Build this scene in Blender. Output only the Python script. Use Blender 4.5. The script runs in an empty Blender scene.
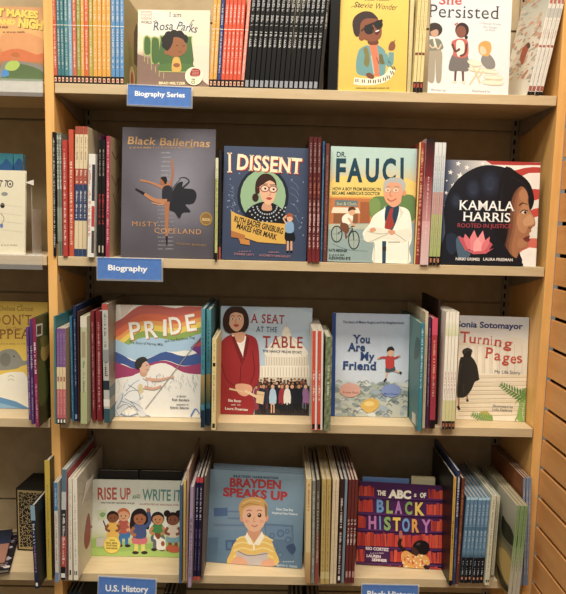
import bpy, bmesh, math, random
import numpy as np
from mathutils import Matrix, Vector
random.seed(7)
SC = bpy.context.scene
COL = SC.collection
D2R = math.pi/180

# ------------------------------------------------------------------ camera
ZO = 0.90                                   # the third shelf stands 0.90 m above the floor
CAM = np.array([0.5461, -1.5946, 0.5166+ZO])
YAW, PITCH, ROLL, FPX = 0.0112, -0.1179, 0.0237, 640.0
def cam_axes():
    cy, sy = math.cos(YAW), math.sin(YAW); cp, sp = math.cos(PITCH), math.sin(PITCH)
    cr, sr = math.cos(ROLL), math.sin(ROLL)
    f = np.array([sy*cp, cy*cp, sp]); r = np.array([cy, -sy, 0.0]); u = np.cross(r, f)
    return cr*r+sr*u, -sr*r+cr*u, f
CR, CU, CF = cam_axes()
def ray(x, y): return CF+(x-283)/FPX*CR-(y-297)/FPX*CU
def proj(P):
    d = np.array(P, dtype=float)-CAM; z = d@CF
    return 283+FPX*(d@CR)/z, 297-FPX*(d@CU)/z
def onY(x, y, Y):
    d = ray(x, y); return CAM+d*(Y-CAM[1])/d[1]
def Xat(px, Y, z):
    a, b = -1.0, 2.5
    for _ in range(40):
        m = (a+b)/2
        if proj((m, Y, z))[0] < px: a = m
        else: b = m
    return (a+b)/2
cd = bpy.data.cameras.new('camera'); cam = bpy.data.objects.new('camera', cd); COL.objects.link(cam)
cam.matrix_world = Matrix(((CR[0], CU[0], -CF[0], CAM[0]), (CR[1], CU[1], -CF[1], CAM[1]), (CR[2], CU[2], -CF[2], CAM[2]), (0, 0, 0, 1)))
cd.sensor_fit = 'HORIZONTAL'; cd.sensor_width = 36; cd.lens = FPX/566*36
SC.camera = cam

# ------------------------------------------------------------------ materials
def lin(c): return c/12.92 if c <= .04045 else ((c+.055)/1.055)**2.4
def rgb(h):
    if isinstance(h, str):
        h = h.lstrip('#'); c = [lin(int(h[i:i+2], 16)/255)**1.04 for i in (0, 2, 4)]
        g = .3*c[0]+.59*c[1]+.11*c[2]; return tuple(x*.87+g*.13 for x in c)
    return h
def mix(a, b, t): a, b = rgb(a), rgb(b); return tuple(a[i]*(1-t)+b[i]*t for i in range(3))
def new_mat(name, rough=.5, spec=.5, coat=0.0):
    m = bpy.data.materials.new(name); m.use_nodes = True
    nt = m.node_tree; b = nt.nodes['Principled BSDF']
    b.inputs['Roughness'].default_value = rough
    b.inputs['Specular IOR Level'].default_value = spec
    b.inputs['Coat Weight'].default_value = coat; b.inputs['Coat Roughness'].default_value = .25
    return m, nt, b
def printed(name, rough, coat):
    m, nt, b = new_mat(name, rough, .3, coat)
    at = nt.nodes.new('ShaderNodeAttribute'); at.attribute_name = 'ink'
    tc = nt.nodes.new('ShaderNodeTexCoord'); no = nt.nodes.new('ShaderNodeTexNoise')
    no.inputs['Scale'].default_value = 60
    mr = nt.nodes.new('ShaderNodeMapRange'); mr.inputs[3].default_value = .94; mr.inputs[4].default_value = 1.05
    mx = nt.nodes.new('ShaderNodeMix'); mx.data_type = 'RGBA'; mx.blend_type = 'MULTIPLY'; mx.inputs[0].default_value = 1
    nt.links.new(tc.outputs['Object'], no.inputs['Vector']); nt.links.new(no.outputs['Fac'], mr.inputs[0])
    nt.links.new(at.outputs['Color'], mx.inputs[6]); nt.links.new(mr.outputs[0], mx.inputs[7])
    nt.links.new(mx.outputs[2], b.inputs['Base Color'])
    return m
def grainy(name, c1, c2, scale, stretch, rough=.5, bump=.0, spec=.4):
    m, nt, b = new_mat(name, rough, spec)
    tc = nt.nodes.new('ShaderNodeTexCoord'); mp = nt.nodes.new('ShaderNodeMapping'); mp.inputs['Scale'].default_value = stretch
    no = nt.nodes.new('ShaderNodeTexNoise'); no.inputs['Scale'].default_value = scale; no.inputs['Detail'].default_value = 5
    cr = nt.nodes.new('ShaderNodeValToRGB')
    cr.color_ramp.elements[0].position = .32; cr.color_ramp.elements[1].position = .7
    cr.color_ramp.elements[0].color = (*rgb(c1), 1); cr.color_ramp.elements[1].color = (*rgb(c2), 1)
    nt.links.new(tc.outputs['Object'], mp.inputs[0]); nt.links.new(mp.outputs[0], no.inputs['Vector'])
    nt.links.new(no.outputs['Fac'], cr.inputs[0]); nt.links.new(cr.outputs[0], b.inputs['Base Color'])
    if bump:
        bp = nt.nodes.new('ShaderNodeBump'); bp.inputs['Strength'].default_value = bump; bp.inputs['Distance'].default_value = .001
        nt.links.new(no.outputs['Fac'], bp.inputs['Height']); nt.links.new(bp.outputs[0], b.inputs['Normal'])
    return m
M = {}
M['gloss'] = printed('printed_glossy_cover', .45, .06)
M['matte'] = printed('printed_matte_cover', .55, .0)
M['maple'] = grainy('maple_wood', 'E6AA50', 'F2BC64', 9, (6, 6, .7), .42, .05)
M['maple_side'] = grainy('maple_side_veneer', 'C08E4E', 'CC9A5A', 7, (5, 5, .6), .5, .05)
M['slat'] = grainy('slatwall_board', 'D8964A', 'E6A658', 8, (3, .8, 6), .45, .05)
M['groove'] = grainy('groove_dark', '140D08', '1C130B', 20, (1, 1, 1), .8)
M['laminate'] = grainy('tan_shelf_laminate', 'C9B084', 'D2BB92', 30, (.5, 3, 3), .5, .03)
M['backing'] = grainy('tan_back_board', 'A8936C', 'B49F78', 25, (1, 1, 1), .7, .03)
M['metal'] = grainy('bronze_painted_metal', '97846A', 'A5927A', 60, (1, 1, 1), .45, .02)
M['slot'] = grainy('slot_black', '0C0A08', '16120E', 60, (1, 1, 1), .9)
M['floor'] = grainy('carpet_floor', '4A4038', '665748', 180, (1, 1, 1), .95, .4)
M['card_blue'] = grainy('blue_card', '4C7CC8', '5484CE', 80, (1, 1, 1), .4)
M['white_ink'] = grainy('white_lettering', 'F2F4F6', 'FAFAFA', 80, (1, 1, 1), .5)
M['tag'] = grainy('white_plastic', 'D8D2C4', 'E6E0D4', 80, (1, 1, 1), .4)
def paper(name, c1, c2):
    m, nt, b = new_mat(name, .85, .2)
    tc = nt.nodes.new('ShaderNodeTexCoord'); w = nt.nodes.new('ShaderNodeTexWave')
    w.wave_type = 'BANDS'; w.bands_direction = 'Y'; w.inputs['Scale'].default_value = 420; w.inputs['Distortion'].default_value = 1.2
    cr = nt.nodes.new('ShaderNodeValToRGB'); cr.color_ramp.elements[0].color = (*rgb(c1), 1); cr.color_ramp.elements[1].color = (*rgb(c2), 1)
    nt.links.new(tc.outputs['Object'], w.inputs['Vector']); nt.links.new(w.outputs['Fac'], cr.inputs[0]); nt.links.new(cr.outputs[0], b.inputs['Base Color'])
    return m
M['paper'] = paper('page_edges', '877E70', 'BDB4A2')
def acrylic():
    m = bpy.data.materials.new('clear_acrylic'); m.use_nodes = True; nt = m.node_tree
    for n in list(nt.nodes): nt.nodes.remove(n)
    o = nt.nodes.new('ShaderNodeOutputMaterial'); t = nt.nodes.new('ShaderNodeBsdfTransparent'); g = nt.nodes.new('ShaderNodeBsdfPrincipled')
    g.inputs['Base Color'].default_value = (.85, .87, .9, 1); g.inputs['Roughness'].default_value = .15
    lw = nt.nodes.new('ShaderNodeLayerWeight'); lw.inputs['Blend'].default_value = .35
    mr = nt.nodes.new('ShaderNodeMapRange'); mr.inputs[3].default_value = .10; mr.inputs[4].default_value = .45
    mx = nt.nodes.new('ShaderNodeMixShader')
    nt.links.new(lw.outputs['Facing'], mr.inputs[0]); nt.links.new(mr.outputs[0], mx.inputs[0])
    nt.links.new(t.outputs[0], mx.inputs[1]); nt.links.new(g.outputs[0], mx.inputs[2]); nt.links.new(mx.outputs[0], o.inputs[0])
    return m
M['acrylic'] = acrylic()

# ------------------------------------------------------------------ mesh helpers
class MB:
    """collects faces with an ink colour and builds ONE mesh"""
    def __init__(s): s.v = []; s.f = []; s.c = []
    def face(s, pts, col):
        i = len(s.v); s.v += [tuple(p) for p in pts]; s.f.append(list(range(i, i+len(pts))))
        s.c.append([c for c in col] if isinstance(col, list) else [rgb(col)]*len(pts))
    def box(s, a, b, col='808080', ch=0):
        x0, y0, z0 = a; x1, y1, z1 = b
        if ch:
            bm = bmesh.new(); bmesh.ops.create_cube(bm, size=1)
            for v in bm.verts: v.co = Vector((x0+(v.co.x+.5)*(x1-x0), y0+(v.co.y+.5)*(y1-y0), z0+(v.co.z+.5)*(z1-z0)))
            bmesh.ops.bevel(bm, geom=list(bm.edges), offset=ch, segments=2, affect='EDGES', profile=.5)
            for f in bm.faces: s.face([v.co[:] for v in f.verts], col)
            bm.free(); return
        P = [(x0,y0,z0),(x1,y0,z0),(x1,y1,z0),(x0,y1,z0),(x0,y0,z1),(x1,y0,z1),(x1,y1,z1),(x0,y1,z1)]
        for q in ((0,3,2,1),(4,5,6,7),(0,1,5,4),(1,2,6,5),(2,3,7,6),(3,0,4,7)): s.face([P[i] for i in q], col)
    def prism(s, poly, axis, a, b, col='808080'):
        """poly in the two other axes, extruded along axis from a to b"""
        def P(p, t):
            q = list(p); q.insert(axis, t); return tuple(q)
        A = [P(p, a) for p in poly]; B = [P(p, b) for p in poly]
        s.face(A[::-1], col); s.face(B, col)
        n = len(poly)
        for i in range(n): s.face([A[i], A[(i+1) % n], B[(i+1) % n], B[i]], col)
    def mesh(s, name, mat, fixn=False):
        me = bpy.data.meshes.new(name); me.from_pydata(s.v, [], s.f)
        at = me.color_attributes.new('ink', 'FLOAT_COLOR', 'CORNER')
        flat = []
        for cs in s.c:
            for c in cs: flat += [c[0], c[1], c[2], 1.0]
        at.data.foreach_set('color', flat)
        me.materials.append(M[mat])
        if fixn:
            bm = bmesh.new(); bm.from_mesh(me); bmesh.ops.remove_doubles(bm, verts=bm.verts, dist=1e-6)
            bmesh.ops.recalc_face_normals(bm, faces=bm.faces); bm.to_mesh(me); bm.free()
        me.update(); return me
def link(name, data, parent=None, mw=None):
    o = bpy.data.objects.new(name, data); COL.objects.link(o)
    if parent: o.parent = parent
    if mw is not None: o.matrix_world = mw
    return o
def part(name, mb, mat, parent=None, fixn=False): return link(name, mb.mesh(name, mat, fixn), parent)
def tag(o, label=None, cat=None, group=None, kind=None):
    if label: o['label'] = label
    if cat: o['category'] = cat
    if group: o['group'] = group
    if kind: o['kind'] = kind
    return o

# ------------------------------------------------------------------ lettering: glyph cache from the built-in font
GL = {}
def glyph(c, bold):
    k = (c, bold)
    if k in GL: return GL[k]
    def geo(txt):
        cu = bpy.data.curves.new('t', 'FONT'); cu.body = txt; cu.size = 1; cu.resolution_u = 3; cu.offset = bold
        ob = bpy.data.objects.new('t', cu); COL.objects.link(ob)
        me = bpy.data.meshes.new_from_object(ob)
        V = [(v.co.x, v.co.y) for v in me.vertices]; F = [list(p.vertices) for p in me.polygons]
        bpy.data.objects.remove(ob); bpy.data.curves.remove(cu); bpy.data.meshes.remove(me)
        return V, F
    V, F = geo(c) if c != ' ' else ([], [])
    V2, _ = geo('I'+c+'I'); V3, _ = geo('II')
    adv = (max(v[0] for v in V2)-min(v[0] for v in V2))-(max(v[0] for v in V3)-min(v[0] for v in V3))
    GL[k] = (V, F, adv); return GL[k]
def serifs(V, F, s):
    """small slabs on the ends of the stems"""
    cnt = {}
    for f in F:
        for i in range(len(f)):
            e = (min(f[i], f[(i+1) % len(f)]), max(f[i], f[(i+1) % len(f)])); cnt[e] = cnt.get(e, 0)+1
    out = []
    if not V: return out
    top = max(v[1] for v in V)
    for (a, b), n in cnt.items():
        if n != 1: continue
        A, B = V[a], V[b]
        if abs(A[1]-B[1]) < .01 and .04 < abs(A[0]-B[0]) < .24:
            y = A[1]; x0, x1 = min(A[0], B[0]), max(A[0], B[0])
            if y < .03: out.append([(x0-s, y), (x1+s, y), (x1+s, y+.05), (x0-s, y+.05)])
            elif abs(y-top) < .02 and top > .6: out.append([(x0-s, y-.05), (x1+s, y-.05), (x1+s, y), (x0-s, y)])
    return out
def text_polys(s, bold=0.0, serif=0.0, space=0.0):
    """list of polygons, x from 0 to width, cap height 1"""
    x = 0; polys = []
    for c in s:
        V, F, adv = glyph(c, bold)
        for f in F: polys.append([(V[i][0]+x, V[i][1]) for i in f])
        if serif:
            for q in serifs(V, F, serif): polys.append([(p[0]+x, p[1]) for p in q])
            x += serif*.6
        x += adv+space
    HV = glyph('H', 0.0)[0]; cap = max(v[1] for v in HV)
    xs = [p[0] for q in polys for p in q]; x0, x1 = min(xs), max(xs)
    return [[((p[0]-x0)/cap, p[1]/cap) for p in q] for q in polys], (x1-x0)/cap

def clip_poly(P, W, H):
    """P: list of (u,v,col); clipped to 0..W x 0..H"""
    for ax, lim, sg in ((0, 0, 1), (0, W, -1), (1, 0, 1), (1, H, -1)):
        ins = lambda p: (p[ax]-lim)*sg >= -1e-9
        if all(ins(p) for p in P): continue
        out = []
        for i in range(len(P)):
            a, b = P[i], P[(i+1) % len(P)]
            if ins(a): out.append(a)
            if ins(a) != ins(b):
                t = (lim-a[ax])/(b[ax]-a[ax])
                out.append((a[0]+(b[0]-a[0])*t, a[1]+(b[1]-a[1])*t, tuple(a[2][i]+(b[2][i]-a[2][i])*t for i in range(3))))
        P = out
        if len(P) < 3: return []
    return P

class Art:
    """print on one flat face of a thing; O, U, V, N: the face's frame in the thing's own axes"""
    EPS = 1.2e-5
    def __init__(s, mb, mw, O, U, V, N, W, H):
        s.mb, s.O, s.U, s.V, s.N, s.W, s.H = mb, np.array(O, float), np.array(U, float), np.array(V, float), np.array(N, float), W, H
        s.n = 1; s.mw = np.array(mw) if mw is not None else None; s.zo = (0, 0, 1)
        if mw is not None:
            R = s.mw[:3, :3]; s.wO = R@s.O+s.mw[:3, 3]; s.wU, s.wV, s.wN = R@s.U, R@s.V, R@s.N
    def z(s, x, y, k): s.zo = (x, y, k); return s
    def uv(s, p):
        x, y = s.zo[0]+p[0]/s.zo[2], s.zo[1]+p[1]/s.zo[2]
        d = ray(x, y); t = ((s.wO-CAM)@s.wN)/(d@s.wN); P = CAM+t*d-s.wO
        return (P@s.wU, P@s.wV)
    def put(s, uvs, col, step=True):
        cols = col if isinstance(col, list) else [rgb(col)]*len(uvs)
        P = clip_poly([(a[0], a[1], c) for a, c in zip(uvs, cols)], s.W, s.H)
        if len(P) >= 3:
            off = s.N*s.EPS*s.n
            s.mb.face([s.O+s.U*a[0]+s.V*a[1]+off for a in P], [a[2] for a in P])
        if step: s.n += 1
    # shapes in picture measure, laid on the face
    def poly(s, pts, col): s.put([s.uv(p) for p in pts], col); return s
    def blob(s, pts, col, k=4):
        n = len(pts); out = []
        for i in range(n):
            p0, p1, p2, p3 = pts[i-1], pts[i], pts[(i+1) % n], pts[(i+2) % n]
            for j in range(k):
                t = j/k
                out.append(tuple(.5*(2*p1[a]+(p2[a]-p0[a])*t+(2*p0[a]-5*p1[a]+4*p2[a]-p3[a])*t*t+(3*p1[a]-p0[a]-3*p2[a]+p3[a])*t**3) for a in (0, 1)))
        return s.poly(out, col)
    def ell(s, cx, cy, rx, ry, col, rot=0, k=22):
        c, n = math.cos(rot*D2R), math.sin(rot*D2R)
        return s.poly([(cx+rx*math.cos(a)*c-ry*math.sin(a)*n, cy+rx*math.cos(a)*n+ry*math.sin(a)*c) for a in [2*math.pi*i/k for i in range(k)]], col)
    def line(s, pts, w, col, w2=None):
        L = []; Rr = []; n = len(pts)
        for i, p in enumerate(pts):
            a, b = pts[max(0, i-1)], pts[min(n-1, i+1)]
            dx, dy = b[0]-a[0], b[1]-a[1]; l = math.hypot(dx, dy) or 1
            ww = (w if w2 is None else w+(w2-w)*i/max(1, n-1))/2
            L.append((p[0]-dy/l*ww, p[1]+dx/l*ww)); Rr.append((p[0]+dy/l*ww, p[1]-dx/l*ww))
        for i in range(n-1): s.put([s.uv(q) for q in (L[i], L[i+1], Rr[i+1], Rr[i])], col, False)
        s.n += 1; return s
    def curve(s, pts, w, col, w2=None, k=4):
        out = []; n = len(pts)
        for i in range(n-1):
            p0, p1, p2, p3 = pts[max(0, i-1)], pts[i], pts[i+1], pts[min(n-1, i+2)]
            for j in range(k):
                t = j/k
                out.append(tuple(.5*(2*p1[a]+(p2[a]-p0[a])*t+(2*p0[a]-5*p1[a]+4*p2[a]-p3[a])*t*t+(3*p1[a]-p0[a]-3*p2[a]+p3[a])*t**3) for a in (0, 1)))
        out.append(pts[-1]); return s.line(out, w, col, w2)
    def text(s, t, x0, y0, x1, y1, h, col, bold=0.0, serif=0.0, shear=0.0, space=0.0):
        if t in ('I', 'i', 'l', '1'): y1 = y0
        p0, p1, p2 = s.uv((x0, y0)), s.uv((x1, y1)), s.uv((x0, y0-h))
        hh = math.hypot(p2[0]-p0[0], p2[1]-p0[1])
        return s.text_uv(t, p0, p1, hh, col, bold, serif, shear, space)
    def text_uv(s, t, p0, p1, hh, col, bold=0.0, serif=0.0, shear=0.0, space=0.0):
        polys, w = text_polys(t, bold, serif, space)
        dx, dy = p1[0]-p0[0], p1[1]-p0[1]; L = math.hypot(dx, dy); ex, ey = dx/L, dy/L; k = L/w
        for q in polys:
            s.put([(p0[0]+ex*(a*k+b*hh*shear)-ey*b*hh, p0[1]+ey*(a*k+b*hh*shear)+ex*b*hh) for a, b in q], col, False)
        s.n += 1; return s
    def bg(s, fn, nx=1, ny=12):
        """colour grid over the whole face: fn(u 0..1, v 0..1 from the foot) -> colour"""
        for i in range(nx):
            for j in range(ny):
                q = [(i/nx, j/ny), ((i+1)/nx, j/ny), ((i+1)/nx, (j+1)/ny), (i/nx, (j+1)/ny)]
                s.put([(a*s.W, b*s.H) for a, b in q], [rgb(fn(a, b)) for a, b in q], False)
        s.n += 1; return s
    def rect(s, u0, v0, u1, v1, col, col2=None):
        q = [(u0*s.W, v0*s.H), (u1*s.W, v0*s.H), (u1*s.W, v1*s.H), (u0*s.W, v1*s.H)]
        s.put(q, col if col2 is None else [rgb(col), rgb(col), rgb(col2), rgb(col2)]); return s
    def marks(s, v0, v1, col, u=.5, wd=.5, seed=1):
        """a spine's small print, too small to read: short strokes running down the spine"""
        rn = random.Random(seed); v = v1*s.H; h = s.W*wd
        while v > v0*s.H:
            L = h*rn.uniform(.3, .6)
            if rn.random() < .84:
                a = s.W*u-h*.38; k = rn.choice((0, 1, 2))
                if k < 2: s.put([(a, v-L*.4), (a+h*(.75 if k else .5), v-L*.4), (a+h*(.75 if k else .5), v), (a, v)], col, False)
                if k > 0: s.put([(a, v-L), (a+h*.3, v-L), (a+h*.3, v), (a, v)], col, False)
                if k == 2: s.put([(a+h*.45, v-L), (a+h*.8, v-L), (a+h*.8, v), (a+h*.45, v)], col, False)
            v -= L*1.25
        s.n += 1; return s
    def lines(s, x0, y0, x1, h, col, seed=1):
        """a line of print too small to read"""
        rn = random.Random(seed); x = x0
        while x < x1:
            w = h*rn.uniform(.4, .8)
            if rn.random() < .85:
                s.put([s.uv(q) for q in ((x, y0), (x+w*.75, y0), (x+w*.75, y0-h*rn.choice((.6, 1))), (x, y0-h*.7))], col, False)
            x += w
        s.n += 1; return s

# ------------------------------------------------------------------ books
def book_parts(w, h, t, col, spine_col, hard=True):
    """three MBs: boards, spine, pages. local x from the spine, y front cover (0) to back (t), z up"""
    b = .0022 if hard else .0005; e = .003 if hard else 0.0
    e = min(e, t*.25); b = min(b, t*.2)
    cov = MB(); cov.box((.001, 0, 0), (w, b, h), col, min(.0008, b*.4)); cov.box((.001, t-b, 0), (w, t, h), col, min(.0008, b*.4))
    sp = MB(); n = 6; r = min(.0016 if hard else .0012, t*.35)
    prof = [(.0012, 0), (r, 0)]+[(r-r*math.sin(a), r-r*math.cos(a)) for a in [math.pi/2*i/n for i in range(1, n+1)]]
    prof = prof+[(x, t-y) for x, y in prof[::-1]]
    bb = b
    poly = prof+[(.0012, t-bb), (bb, t-bb), (bb, bb), (.0012, bb)]
    seen = []
    for p in poly:
        if not seen or (abs(p[0]-seen[-1][0])+abs(p[1]-seen[-1][1])) > 1e-6: seen.append(p)
    sp.prism(seen, 2, 0.0, h, spine_col)
    pg = MB(); pg.box((bb+.0003, b+.0002, e), (w-e-.0002, t-b-.0002, h-e-.0001))
    return cov, sp, pg
def place_root(name, mw):
    return link(name, None, None, mw)
def face_out(k, bl, brx, ty, Y0, lean, t, col, spine_col, label, group=None, yaw=0.0, roll=0.0, name='picture_book', mat='gloss', hard=True, art=None, w=None, h=None, dz=0.0, cat='book', spine_art=None):
    zs = Z[k]+dz; th = lean*D2R
    X0 = Xat(bl[0], Y0, zs); ca, sa = math.cos(yaw*D2R), math.sin(yaw*D2R)
    if w is None:
        a, b = 0.0, 1.0
        for _ in range(40):
            m = (a+b)/2
            if proj((X0+m*ca, Y0+m*sa, zs))[0] < brx: a = m
            else: b = m
        w = a
    if h is None:
        a, b = 0.0, 1.0
        for _ in range(40):
            m = (a+b)/2
            if proj((X0-m*math.cos(th)*0-m*math.sin(th)*sa, Y0+m*math.sin(th)*ca, zs+m*math.cos(th)))[1] > ty: a = m
            else: b = m
        h = a
    lift = t*math.sin(th)+(w*math.sin(roll*D2R) if roll > 0 else 0)
    mw = Matrix.Translation((X0, Y0, zs+lift+.0002)) @ Matrix.Rotation(yaw*D2R, 4, 'Z') @ Matrix.Rotation(roll*D2R, 4, 'Y') @ Matrix.Rotation(-th, 4, 'X')
    cov, sp, pg = book_parts(w, h, t, col, spine_col, hard)
    A = Art(cov, mw, (0, 0, 0), (1, 0, 0), (0, 0, 1), (0, -1, 0), w, h)
    if art: art(A)
    root = place_root(name, mw)
    part('cover', cov, mat, root); part('spine', sp, mat, root); part('page_block', pg, 'paper', root)
    tag(root, label, cat, group)
    return root, mw, w, h
def spine_pose(k, b0, b1, t0, t1, yt, Yf, w=None):
    zs = Z[k]
    Xl, Xr = Xat(b0, Yf, zs), Xat(b1, Yf, zs)
    tl = onY((t0+t1)/2, yt, Yf)
    xm = (Xl+Xr)/2
    lean = math.atan2(tl[0]-xm, tl[2]-zs); h = math.hypot(tl[0]-xm, tl[2]-zs)
    t = (Xr-Xl)*math.cos(lean)
    return xm, lean, h, t
def spine_mw(k, xm, lean, Yf, t, yaw=0.0, dz=0.0):
    # local x -> +Y, local y -> -X ; leaning about Y
    zs = Z[k]+dz
    B = Matrix.Rotation(yaw*D2R, 4, 'Z') @ Matrix.Rotation(lean, 4, 'Y') @ Matrix.Translation((t/2, 0, 0)) @ Matrix.Rotation(math.pi/2, 4, 'Z')
    lift = abs(math.sin(lean))*t/2
    return Matrix.Translation((xm, Yf, zs+lift+.0002)) @ B
LAST = {}
def spine_out(k, b0, b1, t0, t1, yt, Yf, w, col, label, group=None, art=None, side=None, n=1, cover_col=None, name='picture_book', mat='gloss', hard=True, h=None, yaw=0.0, cat='book', labels=None, dx=None):
    """n copies side by side between b0..b1 (foot) and t0..t1 (head)"""
    first = None
    xm_a, lean, hh, t_all = spine_pose(k, b0, b1, t0, t1, yt, Yf)
    Xl, Xr = Xat(b0, Yf, Z[k]), Xat(b1, Yf, Z[k])
    pv = LAST.get(k)
    if pv and Xl > pv[3]-.02 and Xl < pv[0]+.02:                     # keep clear of the neighbour on the left
        s_, hm = math.tan(lean), min(hh, pv[2])
        d = max(0, pv[0]+.0003-Xl, pv[0]+.0003+pv[1]*hm-Xl-s_*hm)
        if d > 0:
            Xl += d
            if Xr-Xl < .0022*n: Xr = Xl+.0022*n
    LAST[k] = (Xr, math.tan(lean), hh, Xl)
    for i in range(n):
        xm = Xl+(Xr-Xl)*(i+.5)/n; t = (Xr-Xl)/n*math.cos(lean)
        if i == 0:
            H = h or hh; T = min(t*(.95 if n == 1 else .92), t-.0004)
            T0 = T
            mw = spine_mw(k, xm, lean, Yf, T, yaw)
            cov, sp, pg = book_parts(w, H, T, cover_col or col, col, hard)
            S = Art(sp, mw, (0, T, 0), (0, -1, 0), (0, 0, 1), (-1, 0, 0), T, H)
            if art: art(S)
            if side:
                if side[0] == 'R': A = Art(cov, mw, (0, 0, 0), (1, 0, 0), (0, 0, 1), (0, -1, 0), w, H)
                else: A = Art(cov, mw, (w, T, 0), (-1, 0, 0), (0, 0, 1), (0, 1, 0), w, H)
                side[1](A)
            root = place_root(name, mw); first = root
            part('cover', cov, mat, root); part('spine', sp, mat, root); part('page_block', pg, 'paper', root)
            kids = list(root.children)
        else:
            mw = spine_mw(k, xm, lean, Yf+random.uniform(-.0015, .0015), T0, yaw)
            root = first.copy(); COL.objects.link(root); root.matrix_world = mw
            for ch in kids:
                c = ch.copy(); COL.objects.link(c); c.parent = root
        tag(root, labels[i] if labels else label, cat, group)
    return first

SP = .417
Z = {1: ZO+2*SP, 2: ZO+SP, 3: ZO, 4: ZO-SP, 5: ZO-2*SP}
W, T, TH, DB = 1.22, .0224, .0233, .235
# ------------------------------------------------------------------ the fixtures
def bay(name, x0, x1, label, uprights, side_mat='maple'):
    root = link(name, None, None, Matrix.Translation((x0, 0, 0)))
    def P(nm, mb, mat, par=None):
        mb.v = [(v[0]-x0, v[1], v[2]) for v in mb.v]
        return part(nm, mb, mat, par or root)
    for ux in uprights:
        m = MB(); m.box((ux, 0, 0), (ux+T, DB+.018, 2.16), ch=.0012); P('side_panel', m, 'maple')
    m = MB(); cuts = sorted([.3, GZ4 if name == 'bookcase.left' else .64, GZ3, GZ2, 1.95])
    lo = .02
    for c in cuts+[2.15]:
        m.box((x0, DB, lo), (x1, DB+.012, c-.003)); lo = c+.003
    m.box((x0, DB+.010, .02), (x1, DB+.018, 2.15)); P('back_panel', m, 'backing')
    for k in (1, 2, 3, 4, 5):
        m = MB(); m.box((x0+.0025, 0, Z[k]-TH), (x1-.003, DB-.001, Z[k]), ch=.0008); sh = P('shelf', m, 'laminate')
        for bx in (x0+.003, x1-.0045):
            b = MB(); b.prism([(.012, Z[k]-TH-.001), (DB-.006, Z[k]-TH-.001), (DB-.006, Z[k]-TH-.045), (DB-.03, Z[k]-TH-.045), (.012, Z[k]-TH-.006)], 0, bx, bx+.0015)
            P('shelf_bracket', b, 'metal', sh)
    m = MB(); m.box((x0, .03, 0), (x1, .045, Z[5]-TH-.001)); P('kick_board', m, 'maple')
    for sx in (x0+.010, x1-.024):
        m = MB(); m.box((sx, DB-.008, .1), (sx+.014, DB-.0005, 2.12), ch=.0006); st = P('shelf_standard', m, 'metal')
        s = MB(); z = .12
        while z < 2.1:
            s.box((sx+.0045, DB-.0086, z), (sx+.0095, DB-.0078, z+.013)); z += .0254
        P('slots', s, 'slot', st)
    tag(root, label, 'bookcase')
    return root
GZ2 = onY(300, 126.5, DB)[2]; GZ3 = onY(215, 296.5, DB)[2]; GZ4 = onY(20, 499, DB)[2]
bay('bookcase', 0, W, 'maple and tan bookcase bay filled with picture books, between the two maple uprights', (-T, W))
bay('bookcase.left', -T-1.22, -T, 'neighbouring bookcase bay cut off by the left side of the photo', (-2*T-1.22,))
m = MB(); m.box((0, 0, 0), (.0012, .0155, .0155)); m.box((.0012, .004, .004), (.0022, .0115, .0115))
o = part('square_plug', m, 'metal'); q = onY(59, 280.5, 0.02); o.location = (0.0002, .013, q[2]); tag(o, 'small square metal plate stuck on the inner face of the left upright', 'plate')
# slatwall on the end of the fixture to the right
zt = onY(565, 126.5, 0)[2]; zb = onY(532, 581, 0)[2]; dz = (zt-zb)/15
XS = W+T+.001; root = link('slatwall_panel', None, None, Matrix.Translation((XS, 0, 0)))
m = MB(); k = -12; bks = []
z = zt
while z-dz > 0: z -= dz
lo = .02
while lo < 2.3:
    m.box((0, -.62, lo), (.010, 0, min(z-.0048, 2.3)), ch=.0008); lo = z+.0048; z += dz
part('slatwall_board', m, 'slat', root)
m = MB(); m.box((.017, -.62, .02), (.022, 0, 2.3)); m.box((0.010, -.62, .02), (.017, -.617, 2.3)); m.box((0.010, -.003, .02), (.017, 0, 2.3)); part('slot_backing', m, 'groove', root)
tag(root, 'maple coloured slatwall panel with dark horizontal slots right of the bookcase', 'slatwall')
m = MB(); m.box((-2.6, -3.2, -.02), (3.2, .6, 0)); o = part('floor', m, 'floor'); tag(o, kind='structure')

# ------------------------------------------------------------------ shelf signs
def sign(tl, tr, bl, text, tx, label, Y=-.0065, hh=None, col=None):
    a, b, c = onY(*tl, Y), onY(*tr, Y), onY(*bl, Y)
    w = float(np.linalg.norm(b-a)); h = float(np.linalg.norm(c-a)) if hh is None else hh
    ux = Vector((b-a)/w); uy = Vector((0, 1, 0)); uz = ux.cross(uy)
    ux = uy.cross(uz)
    O = Vector(a)-uz*h
    mw = Matrix(((ux.x, uy.x, uz.x, O.x), (ux.y, uy.y, uz.y, O.y), (ux.z, uy.z, uz.z, O.z), (0, 0, 0, 1)))
    root = link('shelf_label_holder', None, None, mw)
    m = MB(); m.box((0.002, .0006, 0.003), (w-.004, .0012, h-.002)); cardo = part('card', m, 'card_blue', root)
    m = MB(); A = Art(m, mw, (0, .0006, 0), (1, 0, 0), (0, 0, 1), (0, -1, 0), w, h)
    A.text(text, *tx, 'FFFFFF', bold=.03)
    part('lettering', m, 'white_ink', cardo)
    m = MB()
    m.box((0, .0014, 0), (w, .0026, h)); m.box((0, -.0012, 0), (w, -.0004, .004)); m.box((0, -.0012, h-.003), (w, -.0004, h))
    m.box((0, -.0012, .004), (.003, -.0004, h-.003)); m.box((w-.004, -.0012, .004), (w, -.0004, h-.003))
    m.box((0, -.0004, -.001), (w, .0026, .0))
    part('acrylic_holder', m, 'acrylic', root)
    tag(root, label, 'sign', 'blue shelf signs'); return root
sign((127, 83.5), (193, 86.6), (125.3, 105.4), 'Biography Series', (134.8, 95.6, 184.8, 97.4, 4.6), 'blue sign reading Biography Series clipped to the top shelf edge')
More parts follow.
